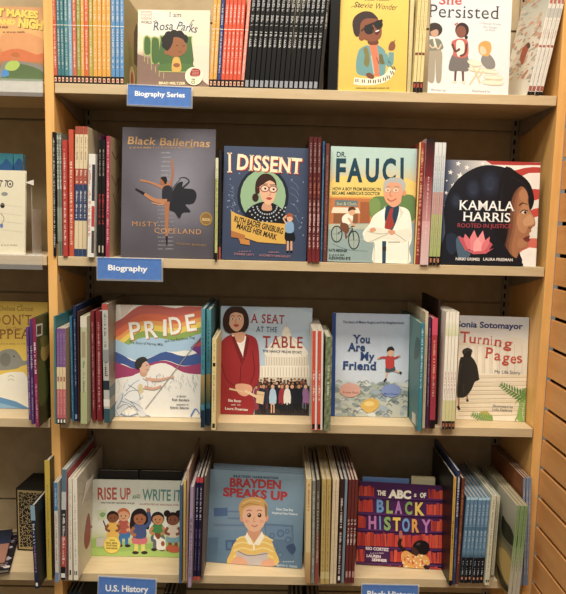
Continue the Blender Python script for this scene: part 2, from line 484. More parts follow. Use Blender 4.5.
sign((96.4, 256.6), (163, 258.2), (95.4, 280), 'Biography', (108, 270, 147.5, 271.6, 5.2), 'blue sign reading Biography clipped to the second shelf edge')
sign((98, 575.6), (157.2, 579), (97, 600), 'U.S. History', (105.5, 591, 148.3, 592.4, 6), 'blue sign reading U.S. History clipped to the bottom visible shelf')
sign((361.4, 583.6), (419.6, 584.8), (360.6, 607), 'Black History', (367, 596.6, 414.5, 597.6, 5.6), 'blue sign reading Black History clipped to the bottom visible shelf')

# ------------------------------------------------------------------ faces seen outwards: printed art
SK = 'D9A47C'
def art_ball(A):
    A.bg(lambda u, v: mix(mix('5C5862', '8C8A98', max(0, 1-math.hypot(u-.62, (v-.58)*1.1)*1.9)+.10*math.sin(9*u+5*v)*math.sin(7*v-3*u)), '4C4650', max(0, .3-v)*2.2), 14, 18)
    A.z(110, 115, 3.6)
    A.text('Black Ballerinas', 62, 104, 358, 116, 27, 'C99A5E', bold=.012, serif=.03, shear=.12)
    A.lines(70, 120, 300, 7, 'A8814F', 3)
    for y in range(138, 262, 16): A.lines(184, y, 216, 5, '9C9AA0', y)
    for y in range(330, 490, 14): A.lines(172, y, 228, 5, '8E8C94', y)
    rr = random.Random(12)
    for i in range(26):
        a_ = rr.uniform(-1.5, 1.3); L = rr.uniform(60, 108); x1, y1 = 210+L*math.cos(a_), 300+L*.75*math.sin(a_)
        A.curve([(212, 296), ((212+x1)/2+rr.uniform(-14, 14), (300+y1)/2+rr.uniform(-14, 14)), (x1, y1)], rr.uniform(3, 9), rr.choice(['3A3A46', '4C4C58', '2C2C36', '5A5A66']), 1.5)
    A.blob([(215, 295), (240, 250), (262, 240), (262, 262), (300, 268), (312, 290), (300, 318), (272, 322), (290, 348), (262, 352), (250, 372), (232, 350), (212, 340), (200, 310)], '25252E')
    A.curve([(262, 262), (285, 240), (270, 225), (248, 228)], 6, '33333C', 2)
    A.curve([(190, 262), (150, 244), (108, 234)], 10, 'B5784F', 6)
    A.curve([(215, 262), (226, 210), (222, 158)], 11, 'A86C48', 6)
    A.blob([(188, 245), (206, 240), (220, 262), (224, 300), (210, 318), (192, 305)], 'B0734C')
    A.blob([(190, 262), (218, 256), (226, 300), (212, 322), (190, 312)], '2B2B36'); A.curve([(200, 318), (180, 322), (150, 316)], 5, 'D09468', 3); A.curve([(208, 330), (208, 370), (207, 410)], 4, 'C88C62', 2)
    A.ell(192, 238, 13, 15, 'A0643F'); A.blob([(182, 226), (200, 222), (206, 236), (200, 250), (190, 236)], '1D1B20')
    A.curve([(205, 312), (160, 306), (118, 280)], 19, 'B77B52', 9); A.line([(124, 284), (92, 266)], 10, '1E1C22', 6)
    A.curve([(206, 312), (204, 380), (204, 440)], 19, 'A96E49', 8); A.line([(204, 436), (205, 470)], 9, '241F24', 4)
    A.text('MISTY', 80, 400, 172, 402, 17, 'C08A52', space=.12)
    A.text('COPELAND', 160, 424, 328, 430, 18, 'C4905A', space=.1)
    A.text('SALENA BARNES', 238, 466, 345, 474, 8, '9E7A50', space=.05)
    A.ell(346, 374, 23, 25, 'A8823E'); A.ell(346, 374, 18, 20, '8C6A30'); A.text('GOOD', 331, 380, 361, 382, 9, 'E0C890', bold=.02)
def art_dis(A):
    A.bg(lambda u, v: mix('3A4762', '45526E', v), 1, 4); A.z(210, 130, 3.96)
    for i in range(26):
        r = random.Random(i); x, y = (r.uniform(62, 118), r.uniform(170, 330)) if i % 2 else (r.uniform(310, 372), r.uniform(170, 430))
        A.ell(x, y, 3, 3, '8C9AB4', k=6)
    for y in (215, 240, 265, 300): A.curve([(75, y), (95, y+12), (88, y+30)], 2, '6A7A98')
    for y in (200, 225, 250, 290, 330): A.curve([(318, y), (340, y+14), (352, y+36)], 2, '6A7A98')
    A.ell(210, 262, 102, 114, '1E2638'); A.ell(210, 262, 90, 104, '93B58C')
    for x, y, t in ((72, 168, 'I'),):
        A.text(t, x, y, x+16, y+2, 74, 'C43A2E', bold=.03, serif=.07)
    A.text('DISSENT', 110, 158, 366, 176, 58, 'B8352C', bold=.035, serif=.05)
    A.text('I', 69, 166, 87, 168, 74, 'F4E2BC', bold=.022, serif=.07)
    A.text('DISSENT', 106, 155, 361, 173, 58, 'F4E2BC', bold=.03, serif=.05)
    A.blob([(140, 335), (160, 305), (205, 285), (250, 290), (290, 320), (305, 365), (250, 380), (160, 368)], '14161E')
    A.blob([(212, 290), (238, 290), (244, 318), (206, 316)], 'CF9A78')
    A.blob([(180, 250), (182, 205), (205, 176), (238, 176), (262, 205), (258, 240), (236, 190), (206, 205), (196, 248)], '3A241C')
    A.ell(180, 268, 13, 17, '3A241C')
    A.blob([(198, 215), (222, 190), (252, 205), (262, 235), (255, 275), (236, 296), (216, 288), (200, 262)], 'E2B08C')
    A.blob([(196, 222), (214, 186), (246, 184), (262, 212), (236, 200), (206, 218)], '3A241C')
    for cx, cy in ((217, 232), (250, 235)):
        A.ell(cx, cy, 18, 14, '8E3A32'); A.ell(cx, cy, 14, 10.5, 'EBCBB0'); A.ell(cx+2, cy, 4.5, 4.5, '2A1A18')
        A.line([(cx-14, cy-17), (cx+12, cy-18)], 3, '2E1E18')
    A.line([(199, 231), (186, 228)], 3, '8E3A32'); A.curve([(236, 240), (240, 256), (232, 258)], 2, 'B47E60')
    A.blob([(222, 270), (234, 266), (246, 271), (234, 277)], 'B83A34')
    for j in range(3):
        for i in range(13):
            a = math.pi*(i+.5)/13; R = 36+j*15
            A.ell(226+math.cos(a)*R*1.1, 300+math.sin(a)*R*.95, 3.4, 3.4, 'B4BAC0', k=6)
    A.poly([(84, 320), (106, 332), (190, 362), (298, 372), (300, 452), (190, 444), (104, 415), (84, 424)], 'D9A83A')
    A.poly([(84, 424), (84, 398), (138, 416), (140, 436), (118, 440), (112, 428)], 'B5702C')
    A.poly([(118, 430), (156, 436), (158, 456), (120, 450)], 'C9822E')
    A.text('RUTH BADER GINSBURG', 94, 362, 287, 412, 22, '23261E', bold=.03)
    A.text('MAKES HER MARK', 104, 388, 262, 436, 21, '23261E', bold=.03)
    A.line([(300, 350), (296, 342)], 8, SK)
    A.line([(308, 425), (308, 478)], 8, 'D8A078'); A.line([(322, 425), (322, 478)], 8, 'D8A078')
    A.line([(306, 478), (308, 484)], 9, '14161C'); A.line([(320, 478), (324, 484)], 9, '14161C')
    A.blob([(300, 400), (328, 400), (336, 436), (298, 436)], '14161E'); A.blob([(300, 366), (328, 366), (330, 404), (300, 404)], '7FA6C8')
    A.line([(302, 372), (290, 350), (304, 338)], 6, 'E0AA86'); A.ell(316, 350, 12, 14, 'E0AA86'); A.blob([(302, 344), (310, 330), (326, 334), (330, 358), (322, 344)], 'A8552C')
    A.text('DEBBIE LEVY', 96, 494, 176, 498, 8, 'C08088'); A.text('ELIZABETH BADDELEY', 196, 499, 318, 505, 8, 'C08088')
    A.lines(114, 482, 160, 5, 'A87880', 5); A.lines(232, 486, 276, 5, 'A87880', 6)
def art_fau(A):
    A.bg(lambda u, v: mix('E8B84C', 'B4D0C8', min(1, max(0, (v-.62)*4))) if v > .4 else mix('8C9C96', 'D8A848', max(0, (v-.28)*8)), 2, 14)
    A.z(320, 130, 3.96)
    A.blob([(48, 200), (120, 180), (230, 196), (300, 184), (380, 210), (382, 262), (48, 262)], 'F0CC62')
    A.poly([(40, 262), (382, 268), (382, 300), (38, 300)], 'E2A640')
    A.poly([(38, 268), (204, 272), (200, 375), (36, 372)], 'C8783A')
    A.poly([(60, 276), (150, 280), (148, 304), (58, 300)], '6A7E7C'); A.text('Sun & Cloth', 66, 297, 144, 299, 12, 'D8C8A0')
    A.poly([(52, 306), (152, 308), (160, 330), (44, 328)], 'EADCC0'); A.poly([(54, 330), (150, 332), (150, 370), (52, 370)], '8E5A34')
    A.poly([(160, 284), (198, 286), (196, 372), (158, 370)], 'A85E30')
    A.blob([(205, 275), (240, 262), (300, 270), (340, 255), (376, 270), (376, 350), (330, 366), (205, 350)], '66884A')
    A.blob([(196, 280), (226, 270), (240, 300), (225, 350), (204, 345)], '7E9A50')
    A.poly([(34, 372), (380, 366), (372, 535), (28, 530)], '93A8A6'); A.poly([(34, 372), (200, 372), (210, 392), (32, 394)], 'B8BCA6')
    A.curve([(48, 450), (110, 474), (190, 480)], 3, '6E8484'); A.curve([(40, 420), (120, 430), (200, 436)], 3, 'A8B8B0')
    for cx, cy in ((66, 412), (134, 436)):
        A.ell(cx, cy, 23, 38 if cx > 100 else 34, '2A3230'); A.ell(cx, cy, 19, 33 if cx > 100 else 29, 'A0AEA4')
        A.line([(cx-18, cy), (cx+18, cy)], 1.5, '56625E'); A.line([(cx, cy-32), (cx, cy+32)], 1.5, '56625E')
    A.line([(70, 410), (96, 392), (128, 388), (134, 436)], 4, '34403C'); A.line([(96, 392), (104, 430), (128, 392)], 4, '34403C')
    A.line([(122, 384), (142, 378)], 4, '2A3230')
    A.blob([(88, 345), (108, 330), (130, 340), (126, 366), (106, 376), (90, 368)], 'F0E8D4'); A.line([(112, 348), (130, 374), (142, 378)], 8, SK)
    A.blob([(84, 368), (108, 372), (116, 392), (108, 410), (94, 404), (80, 388)], '7A4A30'); A.line([(100, 398), (104, 430)], 7, '7A4A30')
    A.ell(126, 324, 13, 15, 'E0A880'); A.blob([(112, 322), (114, 308), (132, 304), (142, 316), (126, 316)], '5A3420')
    A.text('DR.', 66, 106, 103, 107, 20, '1F4656', bold=.015)
    for t_, x0, x1 in (('F', 62, 101), ('A', 106, 168), ('U', 180, 232), ('C', 246, 299)): A.text(t_, x0, 202, x1, 203, 86, '174456', bold=.035)
    A.text('I', 318, 198, 331, 198, 84, '174456', bold=.035)
    A.text('HOW A BOY FROM BROOKLYN', 50, 238, 240, 241, 12, '4A5A38', bold=.02)
    A.text('BECAME AMERICA\'S DOCTOR', 48, 255, 238, 258, 12, '4A5A38', bold=.02)
    A.blob([(212, 340), (252, 312), (282, 305), (330, 306), (356, 330), (364, 400), (362, 440), (352, 470), (350, 530), (214, 530), (214, 440), (176, 424), (170, 405), (196, 372)], 'F2EEDC')
    A.blob([(262, 305), (284, 296), (312, 300), (306, 350), (284, 400), (264, 410), (256, 350)], '24455C')
    A.blob([(278, 312), (290, 312), (286, 340), (292, 378), (264, 402), (256, 380), (268, 340)], 'A8382C')
    A.poly([(258, 300), (242, 330), (262, 372), (250, 340)], 'FFFFFF'); A.poly([(312, 300), (332, 326), (300, 376), (318, 340)], 'DCD8C4')
    A.blob([(186, 392), (230, 386), (300, 398), (350, 392), (362, 420), (330, 446), (260, 430), (200, 446), (172, 430)], 'E8E4D0')
    A.curve([(188, 402), (240, 412), (290, 408), (340, 440)], 2.5, 'A8A48E'); A.curve([(192, 446), (240, 424), (270, 412)], 2.5, 'A8A48E')
    A.curve([(216, 450), (214, 490), (214, 528)], 2.5, 'B4B09A'); A.curve([(350, 440), (350, 500), (348, 528)], 2.5, 'B4B09A')
    A.blob([(198, 392), (214, 386), (222, 396), (212, 404), (198, 402)], 'DC9A72'); A.blob([(268, 400), (290, 396), (298, 408), (282, 416)], 'DC9A72')
    A.poly([(246, 440), (262, 440), (260, 528), (246, 528)], '2A4C60'); A.poly([(246, 462), (262, 462), (262, 478), (246, 478)], '3A3024')
    A.poly([(270, 442), (316, 442), (316, 446), (270, 446)], 'A8A48E')
    A.blob([(252, 240), (262, 205), (300, 196), (330, 206), (336, 236), (324, 262), (318, 290), (290, 306), (266, 290), (254, 268)], 'E8A27A')
    A.blob([(250, 236), (254, 205), (280, 190), (316, 190), (338, 210), (334, 246), (326, 250), (322, 218), (300, 208), (268, 212), (256, 244)], 'B4B8B4')
    A.ell(334, 250, 7, 12, 'DE9268'); A.line([(262, 226), (278, 224)], 3, '8C8C84'); A.line([(294, 224), (314, 226)], 3, '8C8C84')
    for cx in (268, 300): A.ell(cx, 238, 14, 10, '9AA0A0'); A.ell(cx, 238, 12, 8.5, 'F0C4A0'); A.ell(cx+1, 239, 3, 3, '2E2418')
    A.curve([(282, 238), (276, 258), (286, 262)], 2.5, 'B86C48'); A.curve([(266, 272), (282, 282), (302, 272)], 4, 'B0543C')
    A.text('KATE MESSNER', 34, 480, 108, 483, 10, '30443C', bold=.02); A.text('ALEXANDRA BYE', 34, 511, 120, 514, 11, '24342E', bold=.02); A.lines(36, 497, 96, 6, '4A5A50', 3)
def art_kam(A):
    A.bg(lambda u, v: '2E4266' if u < .5 else 'E8E2D8', 2, 1); A.z(430, 120, 3.71)
    A.poly([(205, 150), (412, 158), (412, 170), (230, 166)], 'B5342C')
    for pts, c in (([(230, 166), (300, 172), (412, 168), (410, 215), (372, 214), (330, 200)], 'F0EAE0'),
                   ([(250, 180), (300, 190), (350, 178), (412, 176), (411, 212), (380, 216), (330, 212)], 'C23A30'),
                   ([(330, 212), (411, 196), (410, 262), (380, 262)], 'EDE4DA'),
                   ([(360, 262), (410, 258), (407, 292), (372, 296)], 'C83E34'),
                   ([(366, 340), (404, 326), (402, 356), (370, 362)], 'CC4438'),
                   ([(350, 446), (400, 440), (398, 474), (330, 490)], 'D86A58'),
                   ([(340, 486), (396, 476), (392, 545), (330, 545)], 'F4EEE6')): A.blob(pts, c, 2)
    for x, y, s in ((105, 162, 11), (137, 176, 11), (76, 194, 11), (112, 207, 15), (86, 243, 11), (196, 162, 10), (172, 188, 8), (58, 320, 8), (62, 225, 5), (60, 270, 8)):
        A.poly([(x+(s if i % 2 == 0 else s*.42)*math.sin(i*math.pi/5+.2), y-(s if i % 2 == 0 else s*.42)*math.cos(i*math.pi/5+.2)) for i in range(10)], 'E6E4DE')
    A.blob([(40, 545), (56, 420), (52, 330), (72, 262), (120, 205), (190, 170), (260, 172), (330, 200), (368, 236), (384, 296), (376, 330), (340, 400), (330, 480), (320, 545)], '171A26')
    for x, y, w_ in ((222, 236, 36), (160, 256, 28), (290, 250, 24), (96, 300, 22)):
        for q, c_ in ((1, '1C2232'), (.8, '222A3C'), (.55, '2A3448')): A.ell(x+2*(1-q), y, w_*q, w_*1.4*q, c_)
        A.ell(x, y+w_*.5, w_*.35, w_*.2, '303A50')
    for sh, c_ in ((0, '3A2420'), (10, '5A3426'), (20, '7A4A34'), (30, '94603E'), (40, 'AA7048')):
        A.blob([(284+sh, 300), (300+sh*.9, 262), (328+sh*.5, 238), (358, 244), (366, 272), (364, 300), (370, 334), (384, 358), (390, 378), (388, 392), (374, 400), (376, 412), (368, 420), (370, 434), (362, 446), (364, 462), (350, 478), (332, 484), (322, 510), (280+sh*.8, 520), (262+sh, 470), (276+sh, 400)], c_)
    A.blob([(336, 330), (352, 300), (364, 312), (370, 336), (384, 360), (386, 384), (366, 392), (352, 420), (330, 410), (322, 370)], 'BE8658'); A.blob([(346, 372), (368, 350), (382, 364), (386, 384), (368, 392), (350, 392)], 'CE9A6C')
    A.blob([(330, 440), (350, 446), (360, 460), (344, 474), (324, 470)], 'B67C52'); A.blob([(330, 270), (350, 256), (362, 280), (358, 300), (338, 300)], 'B87E52')
    A.curve([(330, 318), (344, 308), (362, 314)], 5, '2A1A14', 2.5); A.blob([(338, 343), (348, 337), (360, 341), (350, 349)], 'D8CCC0'); A.ell(353, 343, 5, 5, '241814'); A.curve([(334, 344), (346, 334), (364, 338)], 3.5, '1E1410')
    A.curve([(364, 398), (372, 402), (378, 398)], 3, '6A3624'); A.blob([(346, 440), (358, 431), (371, 432), (366, 440), (372, 444), (362, 452), (350, 448)], '7E342E'); A.curve([(346, 441), (358, 440), (368, 439)], 2, '4A1C1A')
    A.blob([(270, 185), (330, 200), (370, 236), (386, 290), (380, 322), (372, 326), (360, 268), (338, 246), (314, 268), (298, 310), (292, 380), (280, 450), (262, 480), (240, 400)], '12131B')
    A.curve([(300, 210), (340, 232), (366, 270)], 3, '262430'); A.curve([(270, 240), (262, 320), (266, 400)], 3, '20222E')
    A.blob([(200, 430), (262, 450), (300, 500), (330, 520), (330, 545), (120, 545), (160, 480)], '151822')
    A.blob([(60, 430), (85, 420), (104, 440), (100, 480), (80, 500), (62, 480)], '243044'); A.blob([(96, 450), (112, 430), (130, 470), (150, 500), (110, 520)], '4A6478')
    for p, c_ in (([(132, 486), (110, 446), (104, 430), (128, 440), (150, 470)], 'C8505C'), ([(214, 488), (232, 462), (216, 446), (196, 470)], 'CC5460'),
                  ([(140, 480), (124, 440), (130, 422), (152, 448), (160, 480)], 'E0707A'), ([(150, 484), (148, 436), (164, 408), (178, 446), (174, 486)], 'E87E86'),
                  ([(170, 484), (176, 440), (196, 410), (204, 446), (192, 484)], 'EE9096'), ([(184, 486), (200, 450), (222, 432), (218, 462), (204, 486)], 'E27078'),
                  ([(160, 490), (162, 456), (176, 436), (190, 458), (190, 490)], 'F6A4A4'), ([(128, 478), (160, 488), (212, 484), (236, 476), (206, 496), (160, 498)], 'D45A66')): A.poly(p, c_)
    A.text('KAMALA', 108, 333, 313, 338, 35, 'F4F2EE', bold=.01, serif=.03)
    A.text('HARRIS', 122, 374, 297, 379, 33, 'F4F2EE', bold=.01, serif=.03)
    A.text('ROOTED IN JUSTICE', 102, 398, 300, 402, 15, 'B8404C', bold=.0)
    A.text('NIKKI GRIMES', 95, 520, 184, 522, 10, 'E8E0D8', bold=.02); A.text('LAURA FREEMAN', 197, 521, 306, 524, 10, 'E8E0D8', bold=.02)
def art_pride(A):
    A.bg(lambda u, v: 'EEE9DF', 1, 1); A.z(100, 290, 3.96)
    def band(c, tops, bots): A.blob(tops+bots[::-1], c, 3)
    def w(y, k=0): return [(40, y+45), (85, y+38), (140, y+16+k), (200, y+4), (260, y+14), (320, y+8), (380, y-12), (430, y-22)]
    A.poly([(80, 55), (130, 60), (110, 90), (85, 110)], 'E0D0C4')
    cols = [('C8645A', 70, 106), ('DE6E48', 104, 134), ('EAA04C', 132, 152), ('EBCB4A', 150, 174), ('8EAA50', 172, 200), ('A6C6DE', 198, 238), ('44609E', 236, 262), ('A83E6C', 262, 298)]
    for c, a, b in cols:
        if a < 200: band(c, [(40, a+70), (85, a+44), (150, a-4), (220, a-10), (300, a+2), (360, a-14), (430, a-30)], [(40, b+70), (85, b+44), (150, b+2), (220, b+2), (300, b+6), (360, b-6), (430, b-24)])
    band('A6C6DE', [(40, 190), (100, 212), (150, 232), (210, 225), (280, 205), (350, 200), (400, 190), (430, 190)], [(40, 240), (100, 262), (150, 280), (210, 262), (280, 240), (350, 240), (400, 245), (430, 245)])
    band('445E9C', [(40, 240), (90, 258), (140, 284), (200, 268), (260, 244), (330, 262), (400, 246), (430, 244)], [(40, 290), (90, 292), (140, 312), (200, 292), (260, 278), (330, 300), (400, 292), (430, 290)])
    band('A8406E', [(40, 286), (90, 296), (140, 312), (200, 290), (260, 280), (330, 302), (400, 290), (430, 288)], [(40, 350), (90, 346), (140, 336), (200, 300), (260, 290), (330, 326), (400, 334), (430, 330)])
    A.poly([(358, 230), (400, 185), (400, 262)], '7A3F8A'); A.poly([(366, 226), (400, 200), (400, 222)], 'C84848')
    for t, x0, y0, x1, y1, h in (('P', 122, 196, 166, 190, 66), ('R', 182, 192, 230, 186, 66), ('I', 250, 180, 264, 178, 62), ('D', 280, 176, 326, 170, 66), ('E', 346, 164, 384, 158, 64)):
        A.text(t, x0+3, y0+3, x1+3, y1+3, h, 'C07850', bold=.025)
        A.text(t, x0, y0, x1, y1, h, 'F4F0E8', bold=.015)
    A.text('The Story of Harvey Milk', 116, 212, 250, 222, 11, '4A5A4A', bold=.01); A.text('and the Rainbow Flag', 256, 208, 376, 192, 11, '4A5A4A', bold=.01)
    r = random.Random(4)
    for i in range(60):
        x = r.uniform(190, 392); y = r.uniform(330, 388); A.line([(x, y), (x+r.uniform(-8, 8), y+r.uniform(8, 22))], 1.6, 'B4B6B8')
    for i in range(30):
        x = r.uniform(68, 170); y = r.uniform(350, 490); A.line([(x, y), (x+r.uniform(-8, 8), y+r.uniform(8, 22))], 1.6, 'C0C2C4')
    A.curve([(64, 480), (110, 500), (150, 490), (200, 500)], 6, '7A98BC', 3); A.curve([(360, 500), (378, 470), (394, 490)], 6, '5A88C4', 3)
    A.blob([(70, 425), (100, 400), (150, 420), (160, 460), (184, 492), (160, 500), (130, 460), (100, 470), (72, 500), (60, 480)], 'D8DADC')
    A.blob([(92, 412), (110, 360), (150, 330), (186, 345), (206, 370), (196, 392), (170, 390), (168, 424), (120, 440)], 'E6E6E4')
    A.curve([(112, 375), (150, 400), (160, 430)], 3, '8A9098'); A.curve([(100, 430), (130, 450), (150, 480)], 3, '8A9098'); A.curve([(92, 410), (84, 440), (66, 470)], 4, '9AA0A6')
    A.curve([(180, 352), (230, 356), (276, 346)], 15, 'D8A890', 8); A.curve([(176, 384), (215, 390), (244, 378)], 13, 'D8A890', 8)
    A.ell(286, 344, 8, 6, 'D8A890'); A.blob([(150, 380), (166, 372), (172, 400), (156, 412)], 'D9C896')
    for q in ([(96, 420), (120, 400), (160, 396)], [(104, 400), (130, 372), (156, 356)], [(84, 440), (120, 452), (160, 480)], [(70, 470), (100, 452), (128, 470)], [(120, 440), (146, 452), (170, 470)], [(170, 350), (190, 366), (186, 386)], [(64, 440), (60, 470), (76, 500)]): A.curve(q, 3, '7E8A98', 1.5)
    A.blob([(160, 318), (176, 312), (186, 330), (176, 344), (160, 336)], 'D0A084'); A.ell(176, 304, 20, 24, 'DCAE96'); A.poly([(190, 296), (202, 300), (190, 308)], 'DCAE96'); A.ell(186, 298, 2.5, 2.5, '3A2A24'); A.line([(182, 316), (192, 314)], 2.5, 'A86A5A'); A.blob([(138, 296), (146, 274), (172, 264), (188, 276), (170, 290), (162, 306), (148, 312)], '3C3834')
    A.line([(180, 470), (400, 186)], 3, 'A09C98')
    A.lines(304, 422, 344, 6, '7A7C84', 9); A.text('Rob Sanders', 286, 437, 354, 439, 8, '4E5060', bold=.02); A.lines(300, 455, 350, 5, '7A7C84', 8); A.text('Steven Salerno', 278, 468, 352, 470, 8, '4E5060', bold=.02)
def art_seat(A):
    A.bg(lambda u, v: mix('C6D2DC', 'A8BED0', v), 1, 6); A.z(205, 290, 3.96)
    A.blob([(200, 80), (300, 70), (420, 90), (420, 150), (300, 160), (180, 150)], 'B4C6D6', 3)
    W1, W2 = 'EDE4D2', 'D8CCB6'
    A.poly([(210, 346), (225, 318), (410, 318), (412, 350), (412, 384), (210, 384)], W2)
    A.poly([(218, 300), (412, 300), (412, 344), (218, 344)], W1)
    for x in range(226, 412, 12): A.line([(x, 306), (x, 342)], 3, 'C8BAA2')
    A.poly([(238, 262), (408, 262), (408, 300), (238, 300)], 'E4DAC8'); 
    for x in range(244, 406, 10): A.line([(x, 266), (x, 298)], 2.5, 'BEB098')
    A.blob([(244, 262), (256, 220), (290, 188), (322, 180), (352, 188), (388, 220), (400, 262)], W1); 
    for dx in (-44, -22, 0, 22, 44): A.curve([(322+dx*.4, 186), (322+dx*1.1, 220), (322+dx*1.4, 260)], 2, 'CCC0AA')
    A.poly([(306, 160), (338, 160), (340, 186), (304, 186)], 'E4DAC8'); A.blob([(310, 162), (322, 142), (334, 162)], W1); A.line([(322, 148), (322, 126)], 3, 'B8B0A0')
    A.text('A SEAT', 180, 128, 314, 133, 33, 'A43430', serif=.06, bold=.012, space=.04)
    A.text('AT THE', 202, 164, 285, 167, 20, '44587A', serif=.06, bold=.01, space=.04)
    A.text('TABLE', 228, 226, 386, 230, 44, 'A43430', serif=.06, bold=.012, space=.04)
    A.text('THE NANCY PELOSI STORY', 228, 246, 384, 252, 9, '3E4A62', bold=.03)
    A.poly([(200, 380), (414, 380), (412, 500), (196, 494)], '3A3236')
    r = random.Random(5); cc = ['22242E', '2C2A30', '1E2028', '5A3440', '2A3040', '8C3848', '30343E', '222630', '6A6E7A']
    sk = ['D8A684', '9A6444', 'C48E6A', '6E4430', 'E0B492']
    for row, (y, n, s) in enumerate(((358, 15, .75), (368, 13, .9), (382, 12, 1.0))):
        for i in range(n):
            x = 206+i*(206/n)+r.uniform(-3, 3); yy = y+r.uniform(-5, 5)
            A.blob([(x-9*s, yy+14), (x, yy+6), (x+9*s, yy+14), (x+10*s, yy+100-row*8), (x-10*s, yy+100-row*8)], r.choice(cc), 2)
            A.ell(x, yy-2, 6.5*s, 7.5*s, '2A201C', k=8); A.ell(x, yy+1, 5*s, 6*s, r.choice(sk), k=8)
    for x, c in ((268, 'A8C4DC'), (305, '9C2E3A'), (398, '9A6CA0'), (345, '22242E'), (372, '1E2430'), (232, '2A3246'), (325, 'E0DCD4')):
        A.blob([(x-11, 400), (x, 388), (x+12, 400), (x+14, 448), (x-13, 448)], c, 2)
        A.line([(x-5, 446), (x-5, 486)], 5, '22201F' if x != 268 else 'D8A684'); A.line([(x+5, 446), (x+5, 486)], 5, '22201F' if x != 268 else 'D8A684')
        A.ell(x, 380, 9, 10, '3A261E' if x != 268 else '2A1E1A', k=10); A.ell(x, 382, 7, 8, r.choice(sk), k=10)
    # woman in red
    A.poly([(56, 400), (186, 400), (190, 496), (55, 492)], '2A1A1E')
    A.blob([(58, 500), (60, 420), (58, 300), (62, 215), (90, 182), (130, 172), (170, 176), (206, 200), (216, 290), (212, 360), (190, 400), (186, 500)], '9C2228')
    A.blob([(112, 185), (162, 182), (164, 230), (154, 268), (132, 240)], 'F0E8E0'); A.blob([(108, 168), (156, 168), (158, 196), (140, 210), (116, 196)], 'D8A080')
    A.curve([(110, 178), (124, 206), (140, 212), (156, 200), (160, 182)], 5, 'F8F4EC')
    A.poly([(104, 186), (116, 182), (150, 262), (146, 300), (124, 240)], '7E181E'); A.poly([(164, 182), (176, 190), (166, 250), (148, 296), (152, 250)], '7E181E')
    A.curve([(66, 290), (84, 350), (120, 380)], 3, '6E1218'); A.curve([(188, 240), (196, 320), (180, 370)], 3, '6E1218'); A.line([(142, 300), (138, 384)], 3, '6E1218')
    A.blob([(120, 376), (150, 370), (182, 378), (186, 400), (160, 420), (132, 408)], 'DCA482')
    A.line([(158, 398), (208, 424)], 10, 'E0C49C'); A.poly([(206, 398), (236, 404), (230, 452), (202, 446)], 'D9BC92'); A.line([(204, 410), (234, 416)], 3, 'B0946A'); A.line([(96, 390), (150, 402)], 7, 'D8BA90')
    A.blob([(74, 150), (72, 110), (88, 76), (118, 62), (148, 68), (168, 92), (174, 130), (162, 160), (140, 166), (96, 170)], '3A2018')
    A.blob([(92, 120), (96, 92), (120, 78), (144, 88), (154, 116), (148, 146), (126, 164), (104, 150)], 'DCA888')
    A.blob([(86, 130), (88, 92), (112, 74), (140, 74), (156, 100), (140, 92), (118, 88), (100, 100), (96, 130)], '3A2018')
    for x in (110, 136): A.ell(x, 114, 5.5, 3.5, 'F4ECE4'); A.ell(x, 114, 3, 3.2, '2A1A14'); A.curve([(x-8, 105), (x, 101), (x+8, 105)], 2.4, '3A2018')
    A.curve([(124, 114), (120, 128), (126, 130)], 2, 'B47C5C'); A.blob([(112, 138), (124, 135), (136, 139), (124, 146)], 'B83A3A')
    A.text('Elisa Boxer', 92, 441, 144, 444, 10, 'E8E0D8', bold=.02); A.lines(100, 456, 140, 5, 'D0C8C0', 2); A.text('Laura Freeman', 80, 472, 170, 478, 10, 'E8E0D8', bold=.02)
